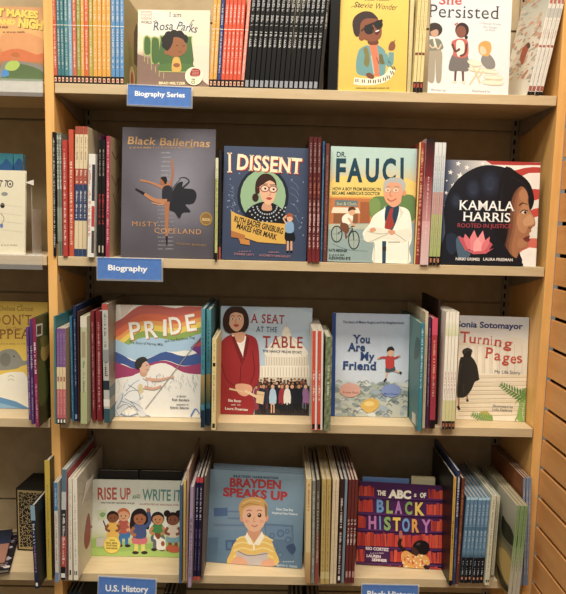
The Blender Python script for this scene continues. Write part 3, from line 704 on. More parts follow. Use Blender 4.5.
def art_fri(A):
    A.bg(lambda u, v: mix('D6DCE2', 'BAC8DE', v) if v > .36 else 'BEC2B8', 1, 11); A.z(310, 290, 3.96)
    r = random.Random(8)
    for i in range(70):
        x = r.uniform(96, 392); y = r.uniform(362, 498); A.ell(x, y, r.uniform(8, 26), r.uniform(5, 12), r.choice(['B4BAB0', '98A29C', 'D2D6D0', '8A9698', 'C4CCCC', 'A8B2A4', 'A0AEBA']), r.uniform(-30, 30), 9)
    for i in range(60):
        x = r.uniform(96, 390); y = r.uniform(362, 498); A.curve([(x, y), (x+10, y-7), (x+22, y+2)], 2, r.choice(['5E6A6E', '6E7A78', 'C8CCC8']))
    A.ell(158, 396, 42, 28, 'D8A494'); A.ell(322, 398, 40, 26, '8496C8'); A.blob([(200, 462), (214, 438), (244, 428), (272, 440), (270, 464), (232, 486)], 'D9AE4C'); A.ell(234, 450, 20, 10, 'E8CC78')
    A.poly([(56, 80), (103, 80), (98, 510), (50, 510)], '2A4A8C')
    A.text('The Story of Mister Rogers and His Neighborhood', 130, 130, 370, 134, 9, '4A5674', bold=.01)
    kw = dict(bold=.028, serif=.05)
    A.text('You', 170, 208, 238, 209, 30, '2E4A80', **kw); A.text('Are', 148, 240, 218, 241, 30, '2E4A80', **kw)
    A.text('My', 198, 276, 255, 277, 30, '2E4A80', **kw); A.text('Friend', 128, 312, 263, 315, 30, '2E4A80', **kw)
    A.text('Aimee Reid', 128, 408, 190, 410, 8, 'A85A50', bold=.01); A.text('Matt Phelan', 292, 414, 350, 416, 8, '4458A0', bold=.01)
    A.line([(306, 318), (300, 352)], 9, 'D8B090', 6); A.line([(330, 316), (358, 328)], 9, 'D8B090', 6); A.line([(302, 350), (292, 362)], 7, '2A2A30'); A.line([(354, 324), (362, 330)], 8, '2A2A30')
    A.blob([(302, 300), (330, 298), (338, 318), (320, 322), (300, 326)], '4E545C')
    A.blob([(300, 266), (316, 260), (330, 266), (332, 304), (302, 308)], 'C43A34'); A.curve([(306, 268), (288, 266), (274, 270)], 9, 'C43A34', 6); A.curve([(328, 268), (340, 268), (350, 262)], 9, 'C43A34', 6)
    A.ell(270, 270, 4, 4, SK); A.ell(354, 260, 4, 4, SK); A.ell(319, 248, 13, 15, 'E0B090'); A.blob([(304, 244), (308, 228), (326, 224), (334, 240), (318, 238)], '3A2A22')
def art_tur(A):
    A.bg(lambda u, v: mix('F6ECD6', 'CCD6E2', max(0, (v-.6)*2.5)), 2, 10); A.z(445, 300, 4.57)
    A.blob([(230, 200), (330, 170), (400, 220), (396, 330), (260, 330)], 'E2DCCE', 3)
    for x in range(100, 390, 34): A.poly([(x, 205), (x+13, 205), (x+13, 335), (x, 335)], 'E6DCC8'); A.line([(x+14, 205), (x+14, 335)], 2, 'C8BCA4')
    A.poly([(64, 192), (240, 200), (240, 212), (64, 206)], 'E4DAC4')
    for i, y in enumerate(range(338, 520, 19)):
        A.poly([(60, y+8), (396, y), (396, y+15), (60, y+20)], 'F0E4C8' if i % 2 else 'E8DABC'); A.line([(60, y+20), (396, y+15)], 2, 'C4B08A')
    A.text('Sonia Sotomayor', 52, 122, 355, 133, 26, '2C4480', bold=.028)
    for s_, x0, y0, x1, y1, h in (('T', 62, 196, 104, 198, 48), ('u', 104, 200, 136, 202, 43), ('r', 142, 204, 160, 205, 43), ('n', 164, 205, 196, 209, 43), ('i', 203, 209, 209, 210, 43), ('n', 216, 212, 252, 217, 43), ('g', 260, 219, 298, 225, 43)):
        A.text(s_, x0+6, y0-4, x1+6, y1-4, h, 'C8503C', bold=.012, serif=.04)
    for s_, x0, y0, x1, y1, h in (('P', 180, 264, 214, 267, 48), ('a', 222, 274, 252, 276, 46), ('g', 258, 282, 290, 286, 46), ('e', 296, 288, 322, 290, 46), ('s', 328, 288, 352, 285, 46)):
        A.text(s_, x0+2, y0, x1+2, y1, h, 'C8503C', bold=.012, serif=.04)
    A.text('My Life Story', 226, 334, 344, 340, 15, '4A5470', bold=.0)
    A.blob([(66, 280), (84, 260), (120, 264), (140, 290), (152, 330), (154, 364), (136, 374), (120, 410), (96, 440), (70, 446), (54, 430)], '35332F')
    A.curve([(96, 270), (88, 340), (84, 430)], 5, '4C4A44', 2); A.curve([(120, 280), (118, 340), (104, 420)], 4, '25231F', 2)
    A.blob([(80, 262), (100, 250), (124, 262), (146, 300), (154, 350), (150, 366), (70, 380), (66, 300)], '33312D'); A.line([(76, 290), (64, 330), (62, 400)], 5, '45433D', 2); A.ell(102, 242, 20, 24, '2E2A28'); A.blob([(78, 236), (90, 222), (120, 224), (124, 240), (106, 232), (86, 248)], '3E3A36')
    A.line([(62, 446), (62, 490)], 8, 'B08466'); A.line([(58, 484), (66, 502)], 11, '2A2826'); A.line([(100, 436), (102, 456)], 7, 'B08466'); A.line([(100, 454), (104, 464)], 10, '3A3630')
    def fern(x0, y0, x1, y1, n, L, c):
        A.curve([(x0, y0), ((x0+x1)/2+(y1-y0)*.12, (y0+y1)/2), (x1, y1)], 4, c)
        for i in range(n):
            t = i/n; x = x0+(x1-x0)*t+(y1-y0)*.12*4*t*(1-t)*.5; y = y0+(y1-y0)*t; l = L*(1-t*.6); a = math.atan2(y1-y0, x1-x0)
            for s_ in (-1, 1):
                b = a+s_*1.0; A.blob([(x, y), (x+math.cos(b-.3)*l*.55, y+math.sin(b-.3)*l*.55), (x+math.cos(b)*l, y+math.sin(b)*l), (x+math.cos(b+.35)*l*.5, y+math.sin(b+.35)*l*.5)], c, 2)
    fern(372, 450, 250, 382, 10, 38, '5E8E3E'); fern(372, 455, 366, 400, 6, 32, '6E9A48'); fern(358, 560, 364, 452, 11, 38, '8CB85C'); None
    A.curve([(320, 550), (338, 510), (340, 470), (326, 460), (322, 476)], 6, '9AB45A', 3)
    A.blob([(160, 514), (190, 507), (210, 530), (212, 546), (184, 545)], 'B8B050'); fern(216, 552, 120, 520, 9, 32, '7CA852')
    A.text('Illustrated by', 218, 488, 310, 494, 11, '4A5470', bold=.0); A.text('Lulu Delacre', 216, 504, 306, 511, 12, '4A5470', bold=.0)
def kid(A, x, y, s, skin, hair, top, bot, leg, hs='short', arm=0):
    """child: x centre, y head centre; s head radius"""
    A.line([(x-s*.45, y+s*3.6), (x-s*.5, y+s*5)], s*.55, leg); A.line([(x+s*.5, y+s*3.6), (x+s*.55, y+s*5)], s*.55, leg)
    A.ell(x-s*.6, y+s*5.1, s*.5, s*.25, '3A2C28', k=8); A.ell(x+s*.7, y+s*5.1, s*.5, s*.25, '3A2C28', k=8)
    A.blob([(x-s*.9, y+s*2.6), (x+s*.9, y+s*2.6), (x+s*1.0, y+s*3.8), (x-s*1.0, y+s*3.8)], bot, 2)
    if hs == 'long': A.blob([(x-s*1.35, y+s*1.7), (x-s*1.2, y-s*.4), (x-s*.4, y-s*1.25), (x+s*.6, y-s*1.2), (x+s*1.25, y-s*.2), (x+s*1.35, y+s*1.7), (x, y+s*1.2)], hair)
    if hs == 'puffs':
        for k in (-1, 1): A.ell(x+k*s*.95, y-s*.85, s*.55, s*.55, hair)
    A.blob([(x-s*.8, y+s*1.1), (x, y+s*.9), (x+s*.8, y+s*1.1), (x+s*.9, y+s*2.9), (x-s*.9, y+s*2.9)], top, 3)
    A.curve([(x-s*.8, y+s*1.4), (x-s*1.2, y+s*2.2), (x-s*.5, y+s*2.6)], s*.45, skin)
    if arm: A.curve([(x+s*.8, y+s*1.4), (x+s*1.5, y+s*.6), (x+s*1.3, y-s*.9)], s*.5, top); A.ell(x+s*1.3, y-s*1.1, s*.3, s*.3, skin, k=8)
    else: A.curve([(x+s*.8, y+s*1.4), (x+s*1.2, y+s*2.2), (x+s*.5, y+s*2.6)], s*.45, skin)
    A.ell(x, y, s*1.08, s*1.08, hair); A.ell(x+s*.05, y+s*.18, s*.9, s*.88, skin); A.blob([(x-s*.95, y-s*.1), (x-s*.5, y-s*.95), (x+s*.4, y-s*1.0), (x+s*.98, y-s*.1), (x+s*.3, y-s*.55), (x-s*.5, y-s*.4)], hair, 3)
    for k in (-1, 1): A.ell(x+k*s*.36, y+s*.22, s*.1, s*.14, '2A1A16', k=8)
    A.curve([(x-s*.3, y+s*.55), (x, y+s*.72), (x+s*.3, y+s*.55)], s*.09, '8A3A34')
def art_rise(A):
    A.bg(lambda u, v: mix('B8C878', 'E2E4D6', min(1, max(0, v-.2)*6)), 1, 12); A.z(85, 470, 5.39)
    A.blob([(20, 385), (120, 360), (260, 400), (420, 392), (560, 420), (560, 500), (20, 480)], '9CC05A', 3); A.blob([(20, 420), (200, 440), (360, 425), (560, 440), (560, 500), (20, 500)], 'AACB62', 3)
    A.text('RISE', 68, 158, 172, 158, 62, 'C8554A', bold=.02); A.text('UP', 190, 158, 246, 158, 60, 'C8554A', bold=.02)
    A.text('AND', 256, 158, 300, 150, 20, '6E9A62', bold=.03)
    A.text('WRITE', 308, 162, 462, 166, 58, '5E9A94', bold=.02); A.text('IT', 478, 166, 520, 168, 58, '5E9A94', bold=.02)
    A.text('WRITTEN BY NANDINI AHUJA', 84, 181, 268, 184, 9, '5A4A44', bold=.02); A.text('ILLUSTRATED BY ANOOSHA SYED', 296, 188, 506, 194, 9, 'A8605A', bold=.02)
    A.poly([(62, 220), (116, 208), (122, 262), (70, 274)], 'D4DEB8'); A.blob([(78, 240), (95, 228), (112, 236), (96, 256)], '8AB07A'); A.line([(116, 318), (98, 272)], 7, '6E3A4A')
    A.poly([(60, 366), (118, 360), (118, 410), (60, 414)], 'C8C4B8')
    kid(A, 207, 240, 33, 'E2A87E', 'D07038', 'B8584A', '3A78B4', '3A78B4')
    kid(A, 150, 252, 30, '8E5638', '2E2020', 'E8B444', 'E8B444', '8E5638')
    kid(A, 294, 256, 37, 'B06E48', '2A2024', '4A5A8C', 'D87078', 'E4D864', 'long', 1)
    kid(A, 392, 260, 33, 'C88A58', '2A2422', '4A8A4C', '6A6E78', '6A6E78')
    kid(A, 474, 262, 33, '8A5238', '2A1C1A', 'D8C8B4', '7CA8B4', '8A5238', 'puffs')
    A.blob([(376, 348), (396, 340), (410, 362), (432, 378), (436, 420), (420, 430), (388, 424), (384, 380), (370, 368)], 'F0EAE0'); A.blob([(376, 345), (400, 340), (408, 360), (392, 372)], '8A4A2C'); A.ell(420, 396, 10, 14, 'A05A34')
    A.blob([(436, 424), (452, 404), (500, 412), (520, 436), (470, 444)], 'C8603A')
    A.ell(146, 402, 46, 47, 'D8B840'); A.ell(146, 402, 43, 44, 'F0D44C')
    A.text('WITH', 132, 382, 160, 383, 8, '4A4024', bold=.03); A.text('REAL MAIL,', 114, 396, 178, 398, 9, '4A4024', bold=.03); A.text('POSTERS', 116, 410, 174, 412, 9, '4A4024', bold=.03); A.text('AND MORE!', 114, 424, 176, 427, 9, '4A4024', bold=.03)
def art_bra(A):
    A.bg(lambda u, v: mix('5E7E9C', '8CA8BC', v), 1, 6); A.z(200, 455, 4.717)
    A.poly([(64, 250), (130, 248), (130, 288), (66, 290)], '54709A')
    for i in range(6): A.poly([(130 if i < 3 else 64, 262+i*16), (210, 264+i*16), (210, 272+i*16), (130 if i < 3 else 64, 270+i*16)], '7E92AA' if i % 2 else '6A7E9C')
    A.poly([(300, 322), (440, 330), (446, 500), (330, 500)], '5E7A96'); A.poly([(310, 332), (430, 340), (432, 400), (316, 396)], '6E8AA6')
    for x, y, s in ((340, 380, 14), (380, 370, 18), (412, 360, 12), (350, 440, 16), (378, 470, 14), (416, 400, 16)):
        A.ell(x, y, s, s, '54708E'); A.ell(x, y, s*.6, s*.6, '6A86A2')
    A.blob([(408, 430), (440, 418), (452, 446), (436, 470), (414, 450)], '3E5478')
    A.poly([(120, 402), (170, 400), (172, 448), (122, 450)], '486690'); A.poly([(40, 390), (86, 388), (80, 500), (36, 498)], '5A7894'); A.poly([(128, 410), (150, 409), (150, 440), (130, 441)], '5E7EA2')
    A.text('BRAYDEN HARRINGTON', 158, 104, 368, 114, 10, '2E4258', bold=.04, space=.12)
    A.text('BRAYDEN', 140, 147, 382, 160, 38, 'B83A3C', bold=.045); A.text('SPEAKS UP', 108, 192, 412, 214, 38, 'B83A3C', bold=.045)
    A.text('How One Boy', 360, 260, 440, 265, 11, 'E4ECF0', bold=.02); A.text('Inspired the Nation', 340, 277, 460, 284, 10, 'E4ECF0', bold=.02)
    A.blob([(142, 520), (146, 455), (170, 405), (220, 376), (290, 372), (330, 395), (350, 440), (360, 520)], 'E8BE58')
    for y in (400, 425, 452, 480): A.curve([(158 if y > 410 else 172, y), (200, y-14), (250, y-4), (300, y-14), (345, y+4)], 7, 'F2D888')
    A.poly([(222, 362), (252, 420), (232, 424), (212, 388)], 'F6ECD4'); A.poly([(292, 360), (254, 420), (280, 426), (304, 386)], 'F6ECD4'); A.line([(254, 420), (254, 448)], 8, 'F6ECD4')
    A.poly([(224, 340), (290, 340), (286, 372), (256, 412), (226, 374)], 'D89A74')
    A.ell(198, 298, 10, 18, 'DC9C78'); A.ell(314, 296, 9, 18, 'DC9C78')
    A.blob([(198, 270), (206, 236), (256, 224), (304, 236), (312, 280), (306, 320), (286, 350), (256, 362), (226, 350), (206, 318)], 'EBB490')
    A.blob([(190, 288), (184, 240), (206, 208), (250, 198), (296, 206), (318, 240), (316, 288), (308, 290), (304, 250), (270, 238), (230, 242), (206, 256), (198, 290)], 'D4A254')
    A.curve([(200, 230), (240, 212), (290, 220)], 5, 'E8C47C'); A.curve([(196, 248), (230, 230), (280, 236)], 5, 'B8863C'); A.poly([(304, 226), (318, 245), (316, 290), (308, 290)], '9A7448')
    for x in (232, 281): A.ell(x, 284, 9, 10, '4A2E22'); A.ell(x-2, 281, 2.5, 3, 'F4ECE4'); A.curve([(x-13, 264), (x, 259), (x+12, 264)], 4, '9A6A3C')
    A.curve([(256, 292), (252, 312), (262, 314)], 3, 'C4805C'); A.curve([(244, 330), (258, 337), (272, 330)], 4, 'B05A4C'); A.ell(222, 312, 10, 7, 'EAA084'); A.ell(292, 312, 10, 7, 'EAA084')
    A.blob([(176, 452), (210, 464), (260, 470), (300, 458), (320, 466), (306, 520), (180, 522)], 'C8BCB8'); A.curve([(178, 452), (230, 474), (318, 464)], 4, '8A7C7A')
    A.blob([(150, 500), (180, 476), (214, 492), (218, 522), (150, 522)], 'E4A884'); A.blob([(296, 500), (330, 488), (350, 506), (346, 524), (290, 526)], 'E4A884')
    A.lines(392, 505, 440, 6, 'C8D4DC', 3); A.text('BETTY C. TANG', 362, 524, 458, 532, 9, 'C8D4DC', bold=.03)
def art_abc(A):
    A.bg(lambda u, v: '4E2258', 1, 1); A.z(360, 470, 4.95)
    r = random.Random(11)
    def books(x0, x1, y0, y1, s0=0.035):
        x = x0
        while x < x1:
            w = r.uniform(8, 20); l = r.uniform(-3, 3); t = r.uniform(0, 12)
            sh = (x-0)*s0
            A.poly([(x+l, y0+t+sh), (min(x+w-1.5, x1)+l, y0+t+sh), (min(x+w-1.5, x1), y1+sh), (x, y1+sh)], r.choice(['CC3A24', 'D8442A', 'B83020', 'DC5230', 'C8341F']))
            if r.random() < .4: A.line([(x+w*.5, y0+16+sh), (x+w*.5, y1-6+sh)], 1.6, '8E2418')
            x += w
    books(-30, 70, 74, 128); books(340, 440, 82, 134)
    books(-30, 64, 142, 206); books(330, 440, 150, 212)
    books(-30, 28, 224, 286); books(352, 440, 230, 292)
    books(-30, 440, 304, 374); 
    books(-30, 22, 388, 452); books(150, 440, 388, 448)
    books(-30, 440, 462, 520)
    for y in (128, 208, 288, 376, 454):
        A.poly([(-30, y-1), (440, y+16), (440, y+25), (-30, y+9)], '5E2A68')
    A.poly([(26, 380), (150, 386), (150, 456), (26, 452)], '4E2258')
    A.text('THE', 84, 122, 127, 125, 22, 'F6EEDC', bold=.05); A.text('ABC', 140, 134, 252, 140, 36, 'F6EEDC', bold=.06); A.text('S', 266, 131, 279, 132, 15, 'F6EEDC', bold=.04); A.text('OF', 296, 134, 326, 136, 22, 'F6EEDC', bold=.05)
    for t, x0, x1, y, c in (('B', 82, 118, 206, '6E9AD0'), ('L', 130, 162, 210, '9AB456'), ('A', 172, 208, 212, 'B878B8'), ('C', 222, 258, 216, '8AA85A'), ('K', 272, 318, 220, 'EBC64A')):
        A.text(t, x0, y, x1, y+1, 58, c, bold=.04)
    for t, x0, x1, y, c in (('H', 42, 80, 288, 'C478B4'), ('I', 96, 104, 290, '6E9AD0'), ('S', 118, 152, 293, '8AB064'), ('T', 162, 200, 296, 'EBC64A'), ('O', 208, 246, 300, '6EA0D4'), ('R', 256, 292, 304, 'E4A03C'), ('Y', 304, 350, 306, 'C47ABA')):
        A.text(t, x0, y, x1, y+1, 60, c, bold=.04)
    A.text('RIO CORTEZ', 28, 392, 142, 400, 14, 'EEDCE0', bold=.04); A.lines(50, 412, 120, 6, 'D0B8C8', 3); A.text('LAUREN', 32, 428, 102, 434, 13, 'EEDCE0', bold=.04); A.text('SEMMER', 58, 448, 134, 454, 13, 'EEDCE0', bold=.04)
    A.curve([(200, 340), (196, 372), (232, 404), (262, 415)], 17, '2E1C1E'); A.blob([(194, 330), (194, 304), (204, 298), (210, 318), (208, 338)], 'B86A58')
    A.blob([(206, 410), (230, 398), (270, 420), (300, 412), (336, 430), (344, 465), (316, 476), (312, 530), (210, 530), (214, 470), (204, 440)], 'E8A44A')
    for i in range(46):
        x, y = r.uniform(212, 330), r.uniform(415, 505); A.ell(x, y, r.uniform(3, 7), r.uniform(3, 6), r.choice(['F6E2B0', 'D8622C', 'F0C878']), r.uniform(0, 90), 8)
    A.curve([(318, 470), (332, 488), (330, 510)], 18, '2E1C1E')
    A.blob([(262, 400), (262, 370), (280, 350), (310, 346), (338, 362), (342, 392), (322, 416), (290, 412)], '1C1416')
    A.blob([(262, 378), (254, 392), (262, 412), (280, 424), (290, 405), (276, 385)], '4A2C26'); A.ell(288, 364, 11, 6, '4E4448', -20)
def art_rosa(A):
    A.bg(lambda u, v: mix('8E7260', 'F0D8BC', min(1, max(0, (v-.36)*9))), 1, 24); A.z(130, 0, 5.4)
    A.blob([(40, 60), (180, 60), (300, 110), (300, 180), (60, 190)], 'F4E4CC', 3)
    A.blob([(340, 250), (440, 270), (440, 450), (390, 430), (345, 360)], 'F2D2BC', 3); A.poly([(36, 290), (330, 400), (330, 480), (30, 480)], '8A6E60')
    A.poly([(58, 60), (118, 60), (118, 102), (58, 100)], 'D8B4A0'); A.text('ORDINARY', 60, 78, 116, 79, 11, 'F4E8DC', bold=.03); A.text('PEOPLE', 60, 94, 116, 95, 11, 'F4E8DC', bold=.03); A.text('CHANGE THE', 60, 109, 118, 110, 7, '6A7A84'); A.text('WORLD', 58, 126, 118, 128, 13, '50626E', bold=.03)
    A.text('I am', 212, 92, 278, 93, 26, '4A6478', bold=.01, serif=.05)
    A.text('Rosa', 126, 165, 232, 160, 44, '4A6478', bold=.012, shear=.18); A.text('Parks', 250, 158, 358, 178, 44, '4A6478', bold=.012, shear=.18)
    A.curve([(124, 120), (140, 112), (150, 124)], 4, '4A6478'); A.curve([(322, 140), (340, 108), (346, 116)], 4, '4A6478')
    for x0, x1, y0, y1 in ((72, 116, 190, 300), (112, 162, 196, 345), (160, 336, 190, 384)):
        A.blob([(x0, y0+20), (x0+14, y0), (x1-14, y0+4), (x1, y0+24), (x1+3, y1-10), (x1-4, y1), (x0+8, y1), (x0, y1-14)], 'A8B46A', 3); A.blob([(x0+6, y0+24), (x0+18, y0+7), (x1-18, y0+10), (x1-6, y0+28), (x1-3, y1-14), (x0+8, y1-10)], '4E6E3A', 3)
    for x, y in ((78, 300), (96, 312), (116, 344), (138, 358), (158, 380), (182, 392)): A.line([(x, y), (x, y+34)], 4, 'B0A868')
    A.blob([(160, 350), (250, 340), (340, 352), (336, 388), (170, 386)], '567A3E'); A.line([(160, 386), (336, 390)], 5, 'B0B46A')
    A.blob([(232, 318), (256, 308), (270, 322), (276, 380), (228, 384)], 'D8A844'); A.ell(252, 352, 18, 12, '9A5E38')
    for x_, y_, r_ in ((192, 214, 22), (210, 192, 24), (238, 182, 22), (268, 186, 22), (292, 208, 22), (190, 244, 18), (206, 262, 14)): A.ell(x_, y_, r_, r_, '2E2824')
    A.ell(246, 254, 62, 54, '9A6238'); A.ell(196, 284, 10, 12, '9A6238')
    A.blob([(176, 240), (174, 205), (200, 178), (240, 166), (290, 180), (312, 220), (300, 232), (280, 206), (240, 196), (228, 240), (204, 274), (184, 262)], '2E2824')
    A.curve([(248, 244), (254, 248), (260, 243)], 3, '4A2C1C'); A.curve([(284, 246), (290, 250), (296, 244)], 3, '4A2C1C'); A.curve([(262, 278), (270, 282), (278, 276)], 3, '6A3A28')
    A.text('BRAD MELTZER', 156, 455, 300, 457, 13, 'EADBA8', bold=.04)
def art_stevie(A):
    A.bg(lambda u, v: mix('DDB83A', 'E4C246', v), 1, 3); A.z(335, 0, 5.937)
    A.lines(176, 4, 330, 10, '6A5A2E', 4)
    A.curve([(94, 44), (120, 34), (150, 40), (140, 20), (124, 14)], 3, '3E3420')
    A.text('Stevie', 112, 44, 220, 48, 34, '3E3420', shear=.25); A.text('Wonder', 234, 52, 366, 60, 34, '3E3420', shear=.25)
    A.blob([(210, 262), (250, 262), (274, 300), (276, 440), (240, 450), (204, 440), (196, 320)], 'E8754A')
    A.blob([(134, 320), (150, 288), (200, 270), (216, 330), (230, 440), (196, 452), (134, 438), (124, 380)], '6A9C9C'); A.blob([(168, 290), (192, 284), (206, 350), (196, 396), (172, 380), (176, 330)], '7E7A40')
    A.blob([(250, 268), (296, 300), (300, 360), (296, 436), (264, 446), (258, 330)], '6A9C9C'); A.blob([(264, 320), (294, 340), (296, 378), (266, 376)], '6E6A38'); A.line([(214, 330), (232, 440)], 8, 'A4BCB4')
    A.curve([(296, 320), (310, 372), (330, 376), (334, 310)], 30, '6A9C9C', 32); A.blob([(318, 296), (322, 262), (340, 244), (356, 256), (358, 282), (344, 300)], '8A4E30'); A.line([(346, 256), (358, 236)], 8, '8A4E30', 4)
    A.curve([(112, 480), (180, 486), (250, 480), (310, 456), (340, 408)], 42, 'EFE4C8'); 
    for x, y, r_ in ((130, 478, 0), (168, 482, 0), (205, 484, 0), (234, 484, 0), (262, 480, -10), (292, 470, -20), (314, 458, -25), (334, 432, -60), (342, 404, -70)):
        for d in (-6, 6): A.line([(x+d, y-10), (x+d-r_*.15, y+10)], 6, '4E463A')
    A.curve([(246, 340), (256, 366), (262, 380)], 4, '6A3A24'); A.blob([(184, 440), (206, 432), (232, 452), (226, 468), (196, 462)], '7E4628')
    A.blob([(196, 240), (250, 236), (254, 262), (204, 264)], '6E3C22')
    A.blob([(146, 200), (150, 140), (190, 106), (240, 102), (270, 140), (278, 190), (268, 226), (240, 244), (200, 244), (160, 226)], '8A4C2C'); A.ell(158, 220, 18, 22, '8A4C2C')
    A.blob([(108, 180), (104, 130), (124, 92), (170, 68), (220, 74), (256, 112), (230, 110), (180, 112), (152, 140), (146, 200), (134, 218), (118, 208)], '3A2620')
    A.ell(202, 176, 30, 29, '1A1614'); A.ell(258, 146, 26, 27, '1A1614'); A.line([(176, 160), (282, 120)], 14, '1A1614'); A.line([(176, 166), (154, 186)], 8, '1A1614')
    A.blob([(236, 184), (262, 172), (266, 190), (250, 208), (238, 202)], '5A1E18'); A.line([(240, 188), (262, 180)], 6, 'F2EAE0'); A.curve([(222, 180), (230, 190), (240, 180)], 4, '6E3A22')
    A.lines(124, 526, 320, 8, '8A7430', 6)
def art_pers(A):
    A.bg(lambda u, v: mix('E4E2E0', 'D4D6DC', v), 1, 3); A.z(420, 0, 5.66)
    A.text('She', 108, 24, 236, 26, 50, 'C8504A', bold=.02, serif=.05); A.text('Persisted', 48, 96, 446, 108, 72, '3C4046', bold=.0, serif=.05)
    A.text('13 American Women', 336, 136, 458, 144, 12, '8C8C90', serif=.03); A.text('Who Changed', 356, 158, 436, 162, 11, '8C8C90', serif=.03); A.text('the World', 370, 174, 424, 178, 11, '8C8C90', serif=.03)
    A.blob([(46, 280), (120, 284), (124, 380), (118, 460), (92, 460), (86, 330), (80, 460), (44, 456), (40, 380)], 'A89C86')
    A.blob([(38, 250), (60, 222), (106, 220), (126, 246), (126, 280), (40, 284)], '7E8272'); A.curve([(50, 250), (70, 270), (86, 262)], 9, 'D8B898'); A.line([(78, 218), (90, 268)], 12, 'E0D8C4'); A.curve([(120, 250), (106, 276), (92, 268)], 9, 'D8B898')
    A.ell(82, 168, 45, 40, '3E332E'); A.ell(82, 184, 23, 26, 'C49A7C'); A.blob([(54, 180), (60, 154), (100, 152), (112, 178), (90, 166)], '3E332E')
    A.line([(202, 396), (198, 462)], 14, '6E4436', 10); A.line([(242, 396), (244, 462)], 14, '6E4436', 10); A.ell(194, 466, 13, 7, 'E4D8C0'); A.ell(248, 466, 13, 7, 'E4D8C0')
    A.blob([(190, 300), (262, 300), (278, 395), (220, 402), (162, 392)], '77716E'); A.blob([(178, 240), (205, 222), (248, 220), (272, 240), (266, 322), (192, 320), (190, 270)], 'C8645C')
    A.blob([(206, 236), (240, 230), (252, 262), (244, 310), (212, 316)], 'ECE4D4'); A.curve([(182, 248), (200, 290), (226, 276)], 13, '6A4032'); A.curve([(264, 246), (256, 300), (226, 318)], 12, '6A4032')
    A.ell(238, 170, 39, 42, '3A2A28'); A.ell(232, 180, 29, 34, '8A5440'); A.ell(262, 212, 9, 11, '3A2A28'); A.line([(196, 140), (214, 130)], 8, 'C8645C'); A.line([(206, 150), (202, 136)], 6, 'C8645C')
    A.blob([(346, 330), (364, 306), (396, 310), (424, 350), (420, 385), (380, 388), (350, 360)], '8A8680')
    A.blob([(332, 290), (334, 250), (364, 232), (396, 240), (404, 276), (392, 310), (380, 320), (348, 312)], 'D8A04C'); A.blob([(338, 286), (344, 262), (366, 270), (376, 300), (356, 310), (344, 304)], 'E8C4A0')
    for pts in ([(266, 345), (290, 336), (340, 356), (352, 372), (316, 378), (284, 368)], [(288, 378), (430, 398), (432, 420), (286, 402)], [(372, 424), (462, 430), (464, 452), (370, 448)], [(360, 452), (462, 456), (462, 484), (362, 478)]):
        A.blob(pts, 'D2C6A4', 2); A.blob([(x+(3 if i < 2 else 0), y+(4 if i < 2 else -4)) for i, (x, y) in enumerate(pts)], 'E8E0C8', 2)
    for a, b in (((300, 380), (340, 470)), ((340, 390), (280, 480)), ((360, 400), (330, 440))): A.line([a, b], 9, 'D8C898', 7)
    A.text('Written by', 60, 514, 146, 518, 12, '8C8C90', serif=.03); A.text('Illustrated by', 294, 520, 398, 524, 12, '8C8C90', serif=.03)
def art_night(A):
    A.bg(lambda u, v: mix(mix('5E7048', 'C87A44', min(1, max(0, (v-.16)*7))), mix('E2A860', 'C8905C', max(0, v-.7)*3), min(1, max(0, (v-.35)*4))), 2, 16); A.z(0, 0, 4.95)
    A.blob([(10, 170), (120, 160), (215, 200), (215, 290), (120, 300), (10, 250)], 'D8965A', 3); A.blob([(10, 260), (90, 240), (180, 270), (215, 262), (215, 300), (10, 300)], 'D0703C', 3)
    A.text('WHAT MAKES', -140, 68, 190, 92, 33, '6A5420', bold=.09); A.text('WHAT MAKES', -142, 66, 188, 90, 33, 'E8C844', bold=.06)
    A.text('DAY AND', -102, 114, 76, 122, 24, 'E8C844', bold=.06); A.text('NIGHT', 91, 132, 246, 152, 40, '6A5420', bold=.09); A.text('NIGHT', 89, 130, 244, 150, 40, 'E8C844', bold=.06)
    A.lines(-60, 138, 40, 10, '7A5030', 3); A.text('by FRANKLYN M. BRANLEY', -100, 134, 42, 142, 9, '5A3820'); A.lines(14, 162, 120, 9, '6A4428', 5); 
    A.blob([(10, 315), (60, 300), (150, 310), (215, 330), (215, 400), (10, 400)], '8A8478', 3); A.blob([(20, 370), (80, 318), (160, 330), (215, 360), (215, 400), (10, 400)], '5A7044', 3)
    A.blob([(24, 340), (40, 308), (80, 300), (98, 320), (80, 345), (50, 350)], 'A8C050'); A.ell(74, 282, 22, 20, 'C87844'); A.blob([(56, 276), (66, 260), (92, 264), (94, 284)], 'B86A30'); A.blob([(10, 350), (36, 346), (44, 372), (10, 380)], '4A8AC8')
def art_otto(A):
    A.bg(lambda u, v: 'D9D0B4', 1, 1); A.z(0, 130, 3.97)
    for x, t in ((-30, 'H'), (-6, 'T'), (14, 'T')): A.text(t, x, 224, x+13, 227, 26, '3A3E40', bold=.02)
    A.ell(40, 214, 13, 15, '3A3E40'); A.ell(40, 214, 9, 11, 'D9D0B4'); A.ell(40, 215, 4, 5, '3A3E40')
    A.ell(18, 254, 13, 8, '8A8E8A'); A.ell(10, 300, 9, 10, '2A2826'); A.curve([(2, 330), (16, 350), (8, 372)], 3, '9A8E74'); A.ell(6, 380, 7, 9, '6A7AA8')
    for y in (296, 330, 362, 395): A.line([(2, y), (90, y+10)], 1.2, 'C4BA9C')
    A.lines(-10, 460, 74, 7, 'B0A080', 3)
